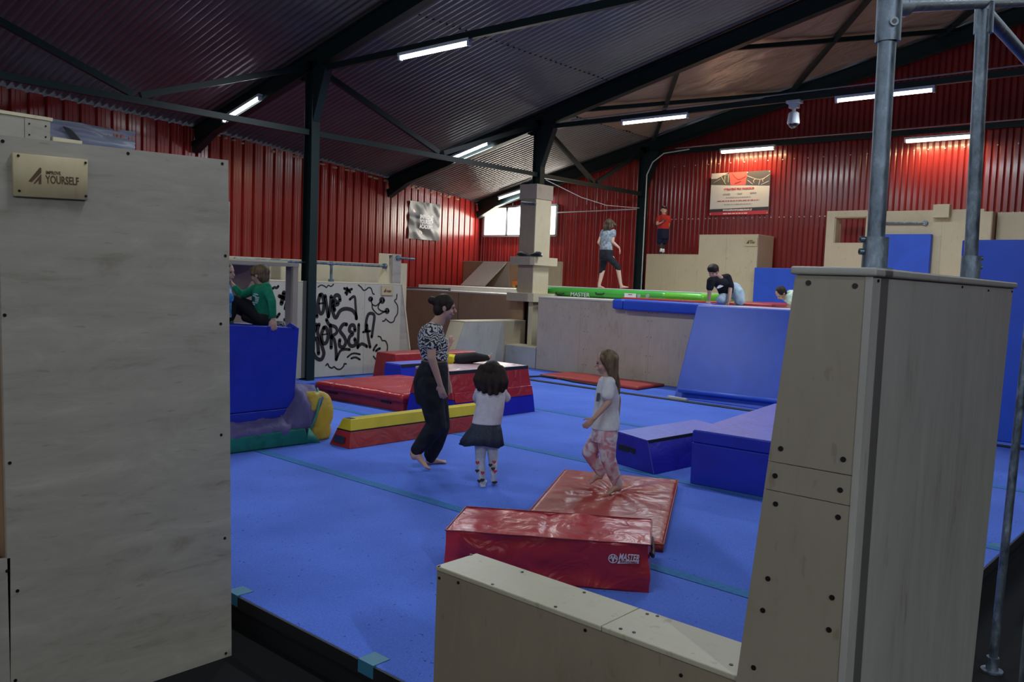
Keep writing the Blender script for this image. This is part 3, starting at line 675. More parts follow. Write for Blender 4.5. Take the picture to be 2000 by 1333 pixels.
# pipes
def flange(mb, p, r, n=(0, 0, 1)):
    p = np.array(p, float); n = np.array(n, float); mb.tube([p, p+n*.008], r*2.1, 24); mb.tube([p+n*.008, p+n*.095], r*1.42, 20)
PR = .0242; zl = zt+.022
pf = empty('climbing_bars', (-.85, 2.5, zl), 'galvanised pipe frame bolted to the lid of the tall plywood block', 'pipe frame')
mb = MB()
MB().tube([(-.84, 2.49, zl), (-.84, 2.46, 2.80)], PR, 24).build('upright', GALV, pf, smooth=False)
MB().tube([(-.86, 3.62, zl), (-.86, 3.52, 2.86)], PR, 24).build('upright', GALV, pf)
mb = MB(); flange(mb, (-.84, 2.49, zl), PR); mb.build('floor_flange', GALV, pf)
mb = MB(); flange(mb, (-.86, 3.62, zl), PR); mb.build('floor_flange', GALV, pf)
MB().tube([(-.84, 2.473, 2.50), (-.84, 2.46, 2.80)], PR*1.38, 24).build('tee_fitting', GALV, pf)
MB().tube([(-.84, 2.47, 2.60), (-.845, 2.60, 2.635)], PR*1.38, 24).build('tee_fitting', GALV, pf)
MB().tube([(-.845, 2.5, 2.61), (-.86, 3.5, 2.885), (-.87, 4.4, 3.13)], PR, 24).build('cross_pipe', GALV, pf)
MB().tube([(-.86, 3.54, 2.78), (-.86, 3.53, 2.89)], PR*1.35, 24).build('tee_fitting', GALV, pf)
B3 = onz(1937, 1312, FL); T3 = B3 + (ond(2003, 690, depth_of(B3))-B3)*1.79
MB().tube([(-.86, 3.56, 2.86), T3], PR, 20).build('diagonal_pipe', GALV, pf)
rb_ = plain('set screw', (.03, .03, .03), .4, .7)
def sscrew(par, p, n, r=.012):
    p = np.array(p, float); n = np.array(n, float); n /= np.linalg.norm(n)
    MB().tube([p, p+n*.012], r, 14).build('set_screw', GALV, par); MB().tube([p+n*.0125, p+n*.0135], r*.55, 10).build('screw_socket', rb_, par)
nf = -FW*1.
sscrew(pf, np.array((-.84, 2.475, 2.545)) + nf*PR*1.3 - RT*.004, nf); sscrew(pf, np.array((-.845, 2.565, 2.625)) + nf*PR*1.3, nf)
for z in (1.92, 1.955): sscrew(pf, np.array((-.84, 2.488, z)) - RT*PR*1.35, -RT, .009); sscrew(pf, np.array((-.86, 3.61, z)) + RT*PR*1.35, RT, .009)
MB().tube([T3 - (T3-B3)*.02, T3 + (T3-B3)*.02], PR*1.4, 20).build('tee_fitting', GALV, pf)
p3 = empty('upright_pipe', tuple(onz(1937, 1312, FL)), 'galvanised upright pipe standing on the dark floor at the right edge', 'pipe')
B3 = onz(1937, 1312, FL); MB().tube([B3, ond(2003, 690, depth_of(B3)), ond(2003, 690, depth_of(B3)) + (ond(2003, 690, depth_of(B3))-B3)*.85], .0215, 20).build('pipe', GALV, p3)
mb = MB(); mb.tube([B3, B3+(0, 0, .01)], .055, 20); mb.tube([B3+(0, 0, .01), B3+(0, 0, .08)], .031, 20); mb.build('floor_flange', GALV, p3)
MB().tube([(-.307, 2.04, FL), (-.307, 2.04, 3.3)], .0242, 20).build('upright_pipe', GALV, label='galvanised upright pipe just outside the right edge of the view', cat='pipe')  # added out of view to throw the dark stripe on the tall block
# dark clutter on the floor at right
mb = MB(); mb.box(-.7, .3, 7.0, 7.8, FL, .12); mb.build('storage_box', plain('dark box', (.02, .017, .017), .6), label='dark low box on the black floor at the right edge', cat='box', bev=.02)
mb = MB()
for k in range(3):
    pts = [(-.75+.2*math.cos(a), 6.2+.22*math.sin(a), FL+.03+k*.04) for a in np.linspace(0, 2*pi, 25)]
    mb.tube(pts, .02, 8, cap=False)
mb.build('hose_coil', BLACK, label='dark coiled hose on the black floor at the right edge', cat='hose', smooth=True)

# ================================================================== MID AREA: PADS
def block(name, corners, z0, h, mat, label, cat, top_inset=0, bev=.012, parent=None):
    """soft block on four floor corners (counter clockwise), optional inward slope of the sides"""
    c = np.array([(x, y, 0.) for x, y in corners]); ce = c.mean(0)
    if (c[1]-c[0])[0]*(c[2]-c[1])[1]-(c[1]-c[0])[1]*(c[2]-c[1])[0] < 0: c = c[::-1]
    top = []
    for i in range(4):
        e1 = c[(i+1) % 4]-c[i]; e0 = c[i-1]-c[i]; top.append(c[i] + (e1/np.linalg.norm(e1) + e0/np.linalg.norm(e0))*top_inset)
    mb = MB().hexa([p+(0, 0, z0) for p in c] + [p+(0, 0, z0+h) for p in top])
    return mb.build(name, mat, parent, label=label, cat=cat, bev=bev, seg=3)
def soft_grid(name, c4, z0, h, fz, mat, parent=None, n=(60, 40), label=None, cat=None, skirt=True):
    """thin mat with a shaped top: c4 corners of the footprint; fz(x,y,u,v) extra height"""
    c4 = [np.array((x, y, 0.)) for x, y in c4]; nu, nv = n; mb = MB(); g = []
    for j in range(nv+1):
        for i in range(nu+1):
            u, v = i/nu, j/nv; p = c4[0]*(1-u)*(1-v)+c4[1]*u*(1-v)+c4[2]*u*v+c4[3]*(1-u)*v
            ed = min(u*nu, (1-u)*nu, v*nv, (1-v)*nv); rnd = -.25*h if ed < .5 else (-.06*h if ed < 1.5 else 0)
            g.append((p[0], p[1], z0+h+rnd+fz(p[0], p[1], u, v)))
    N_ = nu+1; fs = [(j*N_+i, j*N_+i+1, (j+1)*N_+i+1, (j+1)*N_+i) for j in range(nv) for i in range(nu)]
    bd = [i for i in range(N_)] + [j*N_+nu for j in range(1, nv+1)] + [nv*N_+i for i in range(nu-1, -1, -1)] + [j*N_ for j in range(nv-1, 0, -1)]
    b0 = len(g); vs = g + [(g[k][0], g[k][1], z0) for k in bd]; m_ = len(bd)
    fs += [(bd[(k+1) % m_], bd[k], b0+k, b0+(k+1) % m_) for k in range(m_)]; fs.append(tuple(b0+k for k in range(m_-1, -1, -1)))
    mb.add(vs, fs); return mb.build(name, mat, parent, smooth=True, label=label, cat=cat)
# front red foam block
R = empty('foam_block', (-3.22, 4.1, 0), 'shiny red foam block with white maker lettering in the lower middle', 'foam block')
fl_, frr, brr, bll = (-3.58, 3.51), (-2.58, 4.21), (-2.87, 4.68), (-3.87, 3.98)
def wob(p, s=1., a=.012):
    return mnoise.noise((p[0]*3.1*s, p[1]*3.1*s, p[2]*4*s))*a
def wrinkled_block(name, corners, z0, h, mat, parent, a=.012, n=26, sag=.0, sc=1.0, inset=0, ridges=None):
    c = [np.array((x, y, 0.)) for x, y in corners]
    if (c[1]-c[0])[0]*(c[2]-c[1])[1]-(c[1]-c[0])[1]*(c[2]-c[1])[0] < 0: c = c[::-1]
    bm = bmesh.new()
    t = []
    for i in range(4):
        e1 = c[(i+1) % 4]-c[i]; e0 = c[i-1]-c[i]; t.append(c[i] + (e1/np.linalg.norm(e1) + e0/np.linalg.norm(e0))*inset)
    vs = [bm.verts.new(p+(0, 0, z0)) for p in c] + [bm.verts.new(p+(0, 0, z0+h)) for p in t]
    for f in [(0,3,2,1),(4,5,6,7),(0,1,5,4),(1,2,6,5),(2,3,7,6),(3,0,4,7)]: bm.faces.new([vs[i] for i in f])
    bmesh.ops.subdivide_edges(bm, edges=bm.edges[:], cuts=n, use_grid_fill=True)
    bm.normal_update()
    ce = np.mean(c, axis=0) + np.array((0, 0, z0+h/2))
    for v in bm.verts:
        p = v.co; k = wob(p, sc, a) + wob(p, sc*2.7, a*.4)
        nn = v.normal.copy()
        if p.z <= z0+.002: nn.z = 0
        if ridges: k += ridges(p, v.normal)
        if sag and nn.z > .5: k -= sag
        v.co = p + nn*k
    mb = MB(); bm.verts.index_update(); mb.v = [tuple(v.co) for v in bm.verts]; mb.f = [tuple(v.index for v in f.verts) for f in bm.faces]; bm.free()
    o = mb.build(name, mat, parent, smooth=True)
    m = o.modifiers.new('e', 'EDGE_SPLIT'); m.split_angle = math.radians(50); return o
dlong = np.array((1., .7, 0)); dlong /= np.linalg.norm(dlong)
def rid(p, n):
    s = (p.x+3.58)*dlong[0] + (p.y-3.51)*dlong[1]
    if abs(n.z) < .5: return .024*mnoise.noise((s*2.2 + p.z*6, p.z*3 - s*2.5, 4.)) - .010*math.exp(-((s-.60)/.05)**2)*max(0, (p.z-.1)/.2)
    return -.012*math.exp(-((s-.60)/.035)**2) + .004*mnoise.noise((s*16, p.y*3, 1))
wrinkled_block('cover', [fl_, frr, brr, bll], 0.0, .285, VRED, R, a=.010, n=34, sc=1.2, ridges=rid)
# piping along top edges
mb = MB()
for a, b in ((fl_, frr), (frr, brr), (brr, bll), (bll, fl_)):
    pts = [(a[0]+(b[0]-a[0])*k/12, a[1]+(b[1]-a[1])*k/12, .286+.003*mnoise.noise((k*.9, a[0], 2))) for k in range(13)]; mb.tube(pts, .0045, 6)
mb.build('piping', plain('dark red piping', (.22, .012, .018), .4), R)
nfr = np.array([dlong[1], -dlong[0], 0.])      # outward normal of the front face
def fp(cx, cy, off=.012):  # crop pixel of the logo zoom -> front face
    a = np.array((*fl_, 0.)) + nfr*off; d = ray(1160+cx/16.667, 1060+cy/16.667); return EYE + d*((a-EYE) @ nfr)/(d @ nfr)
lg = MB(); cc = fp(620, 530); ax1 = fp(775, 530)-cc; rr_ = np.linalg.norm(ax1)
circ = [cc + rr_*.9*(math.cos(t_)*dlong + math.sin(t_)*UP) for t_ in np.linspace(0, 2*pi, 33)]
ribbon(lg, circ, rr_*.16, nfr, .0015)
ribbon(lg, [fp(480, 515), fp(540, 520)], .004, nfr, .0015)
zz = [(540, 520), (585, 440), (620, 640), (668, 440), (705, 540), (760, 540)]
for i_ in range(len(zz)-1): ribbon(lg, [fp(*zz[i_]), fp(*zz[i_+1])], .0065, nfr, .0015)
lg.prism([fp(755, 690), fp(1465, 690), fp(1440, 590), fp(820, 590)], nfr*.0015)
lg.build('logo_print', WHITE, R)
text_part('logo_text', 'MASTER', fp(795, 568), dlong, (0, 0, 1), .056, WHITE, R, bold=.012, shear=.28, width=np.linalg.norm(fp(1455, 0)-fp(790, 0)))
text_part('logo_text', 'SPORTS EQUIPMENT', fp(840, 660, .0145), dlong, (0, 0, 1), .018, plain('logo red', (.30, .02, .03), .5), R, bold=.02, width=np.linalg.norm(fp(1410, 0)-fp(840, 0)))
sd_ = np.array((*frr, 0.)); se = np.array((*brr, 0.)); mid_ = (sd_+se)/2; dn = np.array([dlong[0], dlong[1], 0.])
MB().tube([mid_ - (se-sd_)*.30 + (0, 0, .20) + dn*.005, mid_ - (se-sd_)*.1 + (0, 0, .15) + dn*.018, mid_ + (se-sd_)*.15 + (0, 0, .15) + dn*.018, mid_ + (se-sd_)*.3 + (0, 0, .2) + dn*.005], .012, 8).build('handle', BLACK, R, smooth=True)
# red landing mat under the child
A0 = np.array((-4.76, 6.19)); U_ = np.array((.885, .466)); V_ = np.array((.466, -.885))
mat4 = [tuple(A0 + V_*1.98), tuple(A0 + V_*1.98 + U_*1.04), tuple(A0 + U_*1.04), tuple(A0)]
FT = onz(1198, 964, .045)
def dent(x, y, u, v):
    r = math.hypot(x-FT[0], y-FT[1]); a = math.atan2(y-FT[1], x-FT[0])
    ed = min(u, 1-u, v, 1-v)*6; ed = min(1, ed)
    k = -.030*math.exp(-(r/.13)**2) + .012*ed*math.exp(-r/.55)*math.sin(a*11+2*mnoise.noise((x*2, y*2, 0))*2)*min(1, r/.12)
    return k + ed*.010*mnoise.noise((x*2.3, y*2.3, 5.)) + ed*.004*mnoise.noise((x*9+y*4, y*3, 8.))
RM = empty('landing_mat', (A0[0]+.9, A0[1]-.6, 0), 'thin shiny red mat dented by the foot of the child in pink trousers', 'mat')
soft_grid('cover', mat4, .0, .068, dent, vinyl('red vinyl worn', (.32, .034, .026), .32, .25, 4), RM, n=(70, 120))
mb = MB(); q = [np.array((x, y, .058)) for x, y in mat4]
for i in range(4): mb.tube([q[i], q[(i+1) % 4]], .004, 6)
mb.build('stitched_edge', plain('orange stitching', (.42, .09, .03), .6), RM)
# long beam, yellow on red
BM = empty('balance_beam', (-7.07, 6.5, 0), 'long low trapezoid beam, yellow upper half on a red base', 'beam')
ya, yb = 5.37, 7.62
def trap(mb, x0, x1, xt0, xt1, za, zb_, ya_=ya, yb_=yb, ins=.0, ins1=.0):
    return mb.hexa([(x0, ya_+ins, za), (x1, ya_+ins, za), (x1, yb_, za), (x0, yb_, za), (xt0, ya_+ins1, zb_), (xt1, ya_+ins1, zb_), (xt1, yb_, zb_), (xt0, yb_, zb_)])
trap(MB(), -7.27, -6.92, -7.215, -6.975, 0, .165, ins=0, ins1=.05).build('red_base', VRED2, BM, bev=.008)
trap(MB(), -7.21, -6.98, -7.165, -7.03, .175, .285, ins=.055, ins1=.09).build('yellow_top', VYEL, BM, bev=.006)
trap(MB(), -7.212, -6.978, -7.212, -6.978, .165, .175, ins=.05, ins1=.05).build('black_band', BLACK, BM)
MB().box(-7.15, -7.05, ya+.10, ya+.17, .283, .2875).build('velcro_patch', BLACK, BM)
MB().prism([(-7.20, ya-.006, .05), (-7.02, ya-.006, .045), (-7.03, ya+.02, .11), (-7.19, ya+.02, .115)], (0, -.004, 0)).build('handle_patch', plain('dark patch', (.02, .03, .06), .4), BM)
# red crash mat
def cr_(x, y, u, v): return (.02*mnoise.noise((x*2.2, y*2.2, 1.)) + .008*mnoise.noise((x*7, y*4, 3.)))*min(1, 8*min(u, 1-u, v, 1-v)+.2)
CM = empty('crash_mat', (-9.2, 8.1, 0), 'thick red crash mat with a flapped lid behind the yellow and red beam', 'mat')
c4 = [(-10.15, 7.30), (-8.42, 7.40), (-8.47, 8.95), (-10.2, 8.85)]
block('base', c4, 0, .17, VRED2, None, None, bev=.01, parent=CM)
c5 = [(-10.19, 7.26), (-8.40, 7.36), (-8.45, 8.98), (-10.24, 8.88)]
soft_grid('lid', c5, .125, .12, cr_, VRED, CM, n=(50, 44))
for x in (-9.85, -8.75): MB().box(x-.1, x+.1, 7.30+(x+10.15)*.058-.012, 7.30+(x+10.15)*.058-.002, .085, .112).build('handle', BLACK, CM)
# red over blue stack
ST = empty('vaulting_stack', (-7.9, 8.2, 0), 'two tier trapezoid vaulting stack, red upper block on a blue base', 'vaulting box')
trap(MB(), -8.37, -7.44, -8.31, -7.49, 0, .27, 7.40, 8.95).build('blue_base', vinyl('deep blue vinyl', (.014, .016, .42), .34, .12), ST, bev=.01)
trap(MB(), -8.31, -7.49, -8.22, -7.58, .272, .60, 7.40, 8.93, ins1=.02).build('red_block', VRED, ST, bev=.012)
trap(MB(), -8.24, -7.60, -8.23, -7.60, .60, .632, 7.42, 8.92).build('white_top', VPINK, ST, bev=.008)
MB().box(-7.60, -7.574, 7.42, 8.92, .585, .628).build('black_edge', BLACK, ST)
# flap hanging of the red block
mb = MB(); mb.hexa([(-7.485, 7.43, .235), (-7.468, 7.43, .235), (-7.468, 8.93, .235), (-7.485, 8.93, .235), (-7.512, 7.43, .36), (-7.502, 7.43, .36), (-7.502, 8.93, .36), (-7.512, 8.93, .36)]); mb.build('hanging_flap', VRED, ST, bev=.004)
# items behind
trap(MB(), -11.6, -10.95, -11.5, -11.0, 0, .47, 9.45, 10.55).build('foam_block', VRED2, label='red foam block behind the zebra shirt woman, against the graffiti wall end', cat='foam block', bev=.02)
trap(MB(), -11.4, -10.8, -11.35, -10.85, 0, .46, 10.56, 11.3).build('foam_block', VRED2, label='red foam block just right of the woman, before the sloped plywood', cat='foam block', bev=.02)
BT = empty('vaulting_box', (-10.3, 9.6, 0), 'blue vaulting box with pale top and black edge behind the crash mat', 'vaulting box')
trap(MB(), -10.8, -10.3, -10.75, -10.36, 0, .36, 9.02, 10.3).build('body', vinyl('deep blue vinyl 2', (.014, .025, .42), .34, .2), BT, bev=.01)
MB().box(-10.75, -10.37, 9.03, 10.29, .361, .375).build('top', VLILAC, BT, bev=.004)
MB().box(-10.37, -10.345, 9.03, 10.29, .325, .372).build('black_edge', BLACK, BT)
# small blue mats left behind the bag
MB().box(-10.9, -10.22, 6.75, 7.9, 0, .10).build('folding_mat', VBLUE, label='low blue mat behind the purple bag, left of the crash mat', cat='mat', bev=.01)
# thin red mat
soft_grid('thin_mat', [(-10.12, 12.27), (-7.93, 12.27), (-7.98, 13.2), (-10.1, 13.2)], 0, .065, lambda x, y, u, v: .012*mnoise.noise((x*1.3, y, 2.)), VREDTH, n=(40, 16), label='long thin red mat lying at the foot of the plywood platform wall', cat='mat')
# left blue box (indigo) with black edge
IB = empty('vaulting_box', (-4.5, 7.8, 0), 'dark indigo trapezoid box with black edging behind the child in pink trousers', 'vaulting box')
g = [(-4.81, 7.05), (-4.23, 6.90), (-4.02, 8.40), (-4.66, 8.72)]
gt = [onz(1206, 844, .305), onz(1264.6, 862, .305), None, onz(1358, 821, .305)]; gt[2] = gt[1] + gt[3] - gt[0]
mb = MB(); mb.hexa([(x, y, 0) for x, y in (g[0], g[1], (-4.12, 8.36), (-4.74, 8.52))] + [tuple(p) for p in gt]); mb.build('body', VDARKB, IB, bev=.01)
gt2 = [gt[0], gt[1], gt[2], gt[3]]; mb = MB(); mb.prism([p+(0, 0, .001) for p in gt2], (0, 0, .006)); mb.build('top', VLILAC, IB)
mb = MB(); a, b = gt[1], gt[2]; dd = np.cross((b-a)/np.linalg.norm(b-a), (0, 0, 1)); mb.obox((a+b)/2+dd*.006+(0, 0, -.012), (b-a)*.49, dd*.004, (0, 0, .02)); mb.build('black_edge', BLACK, IB)
f0, f1 = np.array((-4.83, 7.08, .17)), np.array((-4.30, 6.925, .17)); nn_ = np.array((-.26, -.96, .1))
MB().obox(f0*.62+f1*.38+nn_*.002, (f1-f0)*.24, nn_*.006, (0, 0, .028)).build('handle', BLACK, IB)
# big blue block
BB = empty('foam_block', (-3.6, 8, 0), 'large blue foam block with lilac top, beside the tall plywood block', 'foam block')
q0, q1 = np.array((-3.83, 6.87)), np.array((-2.72, 6.94)); dv = np.array((-.13, 1.)); dv /= np.linalg.norm(dv)
q3 = q0 + dv*2.45; q2 = q1 + dv*2.45
block('body', [q0, q1, q2, q3], 0, .385, VBLUE, None, None, bev=.012, parent=BB)
block('top_layer', [q0, q1, q2, q3], .388, .11, VBLUE, None, None, bev=.012, parent=BB)
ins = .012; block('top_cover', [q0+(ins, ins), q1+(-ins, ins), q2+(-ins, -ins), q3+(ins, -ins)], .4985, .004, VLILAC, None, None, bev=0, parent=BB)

# wall mats right background
MB().box(-3.0, .6, 12.1, 12.4, .0, 2.55).build('wall_mat', VBLUE2, label='tall blue crash mat standing at the right edge', cat='mat', bev=.02)
# ramp
RP = empty('foam_ramp', (-5.8, 12.7, 0), 'large blue ramp leaning up to the platform', 'ramp')
xa_, xb_ = -7.05, -4.2
mb = MB(); mb.hexa([(xa_, 11.98, .0), (xb_, 12.05, .0), (xb_, 13.34, 0), (xa_, 13.34, 0), (xa_-.03, 12.62, 1.50), (xb_, 12.72, 1.50), (xb_, 13.34, 1.50), (xa_-.03, 13.34, 1.50)])
mb.build('body', VBLUE2, RP, bev=.015)
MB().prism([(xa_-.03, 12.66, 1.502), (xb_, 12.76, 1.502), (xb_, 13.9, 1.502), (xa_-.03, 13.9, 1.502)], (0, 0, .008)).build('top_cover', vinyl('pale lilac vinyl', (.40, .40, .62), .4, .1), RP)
mb = MB(); mb.tube([(xa_+.1, 11.95, .14), (-6, 11.99, .15), (xb_, 12.06, .17)], .035, 8); mb.build('bottom_fold', VBLUE2, RP, smooth=True)
MB().beam((-7.1, 11.9, .02), (-6.75, 11.86, .02), .08, .03).build('white_strap', plain('white strap', (.5, .5, .45), .6), RP)

# ================================================================== PLATFORM
PZ = 1.465
PL = empty('plywood_platform', (-7, 15, 0), 'raised plywood platform across the back of the hall', 'platform')
MB().box(-11.10, -3.2, 13.36, 13.40, 0, PZ).build('front_board', WOODG, PL)
MB().box(-16.4, -12.10, 14.0, 14.04, 0, PZ).build('front_board', WOODB, PL)
MB().box(-11.14, -11.10, 13.36, 14.0, 0, PZ).build('side_board', WOODG, PL)
mb = MB(); mb.box(-16.6, -12.10, 13.99, 18.4, PZ, PZ+.03); mb.box(-12.1, -11.1, 14.3, 18.4, PZ, PZ+.03); mb.box(-11.13, -3.2, 13.345, 18.4, PZ, PZ+.03); mb.build('deck_boards', WOODW, PL)
MB().box(-3.22, -3.2, 13.4, 18.4, 0, PZ).build('side_board', WOODG, PL)
for i, x in enumerate((-14.1,)): MB().box(x-.003, x+.003, 13.988, 13.9905, 0, PZ).build('board_joint', DARKS, PL)
for i, x in enumerate((-10.05, -8.45)):
    MB().box(x-.003, x+.003, 13.3585, 13.3598, 0, PZ).build('board_joint', WOODS, PL)
part_screws(PL, [(x+dx, 13.3585, z) for x in (-9.9, -8.45) for dx in (-.04, .04) for z in (.2, .5, .85, 1.15, 1.3)], (0, -1, 0), .007)
MB().box(-16.5, -12.85, 14.9, 18.35, PZ+.031, 1.60).build('platform_step', WOODW, label='low pale plywood step on the back left of the platform', cat='step')
# low rail on the platform's left front edge
rl = empty('low_rail', (-14.5, 14.05, PZ+.03), 'thin low metal rail on the left front edge of the platform', 'rail')
ra, rbp = ony(793, 562, 14.02), ony(878, 565.5, 14.02)
MB().tube([ra, rbp], .022, 10).build('rail', GALV, rl)
for p in (ra, rbp): MB().tube([(p[0], p[1], PZ+.03), (p[0], p[1], p[2]+.03)], .028, 10).build('post', GALV, rl)
# ramp box on the platform
RB = empty('plywood_ramp', (-16, 17, 1.6), 'brown plywood box with a pale sloped ramp board, back left of the platform', 'ramp')
P_ = lambda px, py, y=16.9: ony(px, py, y)
MB().box(P_(904, 540)[0], P_(996, 540)[0], 16.9, 17.9, 1.6, 2.27).build('box_body', WOODB, RB)
mb = MB(); mb.prism([(P_(918, 560)[0], 16.55, 1.605), (P_(964, 562)[0], 16.55, 1.605), (P_(992, 513)[0], 16.89, 2.275), (P_(947, 512)[0], 16.89, 2.275)], (0, -.03, .01)); mb.build('ramp_board', WOODW, RB)
mb = MB(); mb.prism([(P_(965, 562)[0], 16.89, 1.605), (P_(996, 562)[0], 16.89, 1.605), (P_(996, 514)[0], 16.89, 2.27), (P_(993, 513)[0], 16.89, 2.27)], (0, -.02, 0)); mb.build('side_panel', WOODS, RB)
MB().box(P_(904, 540)[0]-.02, P_(996, 540)[0]+.02, 16.87, 17.9, 2.271, 2.29).build('lid', WOODG, RB)
MB().box(-15.35, -14.2, 17.9, 18.0, 1.6, 2.35).build('plywood_board', WOODC, label='cream plywood board behind the boxed column, beside the toys', cat='board')
MB().ell(ony(1001, 541, 17.5), (.10, 0, 0), (0, .1, 0), (0, 0, .15)).build('toy_block', plain('toy teal', (.08, .38, .40), .5), label='teal soft toy left of the boxed column', cat='toy', smooth=True)
MB().tube([ony(1007, 558, 17.2), ony(1007, 550, 17.2)], [.20, .24], 20).build('toy_tub', plain('toy orange', (.75, .20, .05), .5), label='orange tub left of the boxed column', cat='tub')
p = ony(1000, 557, 17.0); MB().box(p[0]-.12, p[0]+.05, 17.0, 17.1, p[2]-.08, p[2]+.03).build('toy_block', plain('toy yellow', (.65, .45, .10), .5), label='small yellow toy block left of the boxed column', cat='toy', bev=.01)

# boxed column
PB = empty('column_cladding', (-11.9, 13.98, .42), 'plywood cladding with two collars around the middle steel column', 'column cladding')
ca, cb, cy0, cy1 = -12.16, -11.72, 13.85, 14.36
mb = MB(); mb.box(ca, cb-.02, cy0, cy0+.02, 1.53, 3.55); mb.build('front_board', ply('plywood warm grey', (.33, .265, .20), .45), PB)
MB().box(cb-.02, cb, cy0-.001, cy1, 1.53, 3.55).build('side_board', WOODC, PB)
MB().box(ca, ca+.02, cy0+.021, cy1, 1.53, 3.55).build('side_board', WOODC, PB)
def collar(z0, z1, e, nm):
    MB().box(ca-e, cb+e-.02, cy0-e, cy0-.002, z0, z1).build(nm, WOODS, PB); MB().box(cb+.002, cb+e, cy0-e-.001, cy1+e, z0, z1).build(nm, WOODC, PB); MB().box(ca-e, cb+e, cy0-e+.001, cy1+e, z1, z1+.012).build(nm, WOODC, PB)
collar(2.14, 2.30, .13, 'upper_collar'); collar(1.36, 1.53, .16, 'lower_collar')
MB().box(ca-.02, cb+.02, cy0-.02, cy1+.02, 3.55, 3.86).build('cap_box', WOODS, PB)
MB().box(cb-.10, cb+.02, cy0, cy0+.25, .42, 1.36).build('lower_post', WOODC, PB)
mb = MB(); a, b = ony(1019, 396, 13.80), ony(1046, 398, 13.80); mb.tube([a, b], .03, 10); mb.build('pipe_stub', GALV, PB)
# shoes on the upper collar
def shoe(px, flip, lab_):
    p = ony(px, 503, 13.79); z = 2.313; s = -1 if flip else 1; e = empty('shoe', (p[0], p[1], z), lab_, 'shoe', 'black shoes on the column collar')
    S = lambda u: p[0]+s*u
    mb = MB(); secs = [(-.15, .03, .035), (-.10, .045, .05), (-.02, .05, .055), (.05, .045, .04), (.12, .042, .028), (.165, .02, .015)]
    mb.loft([((S(u), p[1], z+.02+h*.8), (0, w_, 0), (0, 0, h)) for u, w_, h in secs], 14); mb.build('upper', plain('black shoe', (.012, .012, .014), .6), e, smooth=True)
    mb = MB(); mb.loft([((S(u), p[1], z+.012), (0, w_+.006, 0), (0, 0, .012)) for u, w_, h in secs], 14); mb.build('sole', plain('shoe sole', (.05, .05, .055), .6), e, smooth=True)
    MB().ell((S(-.155), p[1], z+.05), (.012, 0, 0), (0, .02, 0), (0, 0, .025), 8, 6).build('heel_tab', WHITE, e, smooth=True)
    MB().tube([(S(-.05), p[1]-.02, z+.085), (S(.0), p[1], z+.11), (S(.04), p[1]+.02, z+.075)], .008, 6).build('laces', BLACK, e, smooth=True)
shoe(1021, False, 'left black shoe on the upper collar of the boxed column'); shoe(1047, True, 'right black shoe with pale heel on the upper collar of the boxed column')

# sloped plywood block A and low box B in front of the column
AX = -12.0
SA = empty('plywood_ramp', (AX-.15, 12.9, 0), 'plywood block with one slanted end, left of the platform corner', 'climbing block')
A_ = lambda px, py: onx(px, py, AX)
mb = MB(); pts = [(AX, 11.72, 0), (AX, 13.30, 0), (AX, 13.30, .92), (AX, A_(908, 632)[1], .92)]; mb.prism(pts, (-.02, 0, 0)); mb.build('front_board', ply('plywood grey', (.40, .38, .33), .42), SA)  # grey and warm tones of these two boards paint their different lighting
mb = MB(); mb.prism([(AX, 13.302, 0), (AX, 13.98, 0), (AX, 13.98, .93), (AX, 13.302, .92)], (-.02, 0, 0)); mb.build('end_board', ply('plywood warm lit tint', (.40, .33, .22), .45), SA)  # warm reflected light put into this board's colour
y_t = A_(908, 632)[1]
mb = MB(); mb.prism([(AX-.021, 11.72, 0), (AX-.42, 11.72, 0), (AX-.42, y_t, .92), (AX-.021, y_t, .92)], (0, .02, 0)); mb.build('sloped_board', WOODC, SA)
MB().box(AX-.42, AX+.004, y_t-.01, 13.98, .925, .945).build('lid', WOODC, SA)
LBB = empty('plywood_box', (-11.5, 13.6, 0), 'low grey plywood box at the foot of the boxed column', 'box')
MB().box(AX+.005, -11.16, 13.36, 13.38, 0, .42).build('front_board', ply('plywood light grey', (.40, .39, .38), .42), LBB)
MB().box(AX+.005, -11.16, 13.355, 13.84, .42, .44).build('lid', WOODC, LBB)

# foam edge pad hanging on the platform edge
FP = empty('edge_pad', (-8.3, 13.3, 1.33), 'long blue foam edge pad on the front edge of the platform', 'pad')
MB().box(-9.22, -8.98, 13.22, 13.75, PZ-.13, PZ+.06).build('pad_section', VBLUE2, FP, bev=.04)
MB().box(-8.97, -7.10, 13.20, 13.75, PZ-.14, PZ+.06).build('pad_section', VBLUE2, FP, bev=.04)
# red mat on the platform
mb = MB(); mb.box(-9.4, -7.80, 13.8, 14.24, PZ+.031, PZ+.09); mb.box(-7.80, -6.5, 14.25, 17.0, PZ+.031, PZ+.09); mb.build('landing_mat', VRED2, label='flat red mat on the platform behind the kneeling boy', cat='mat', bev=.02)
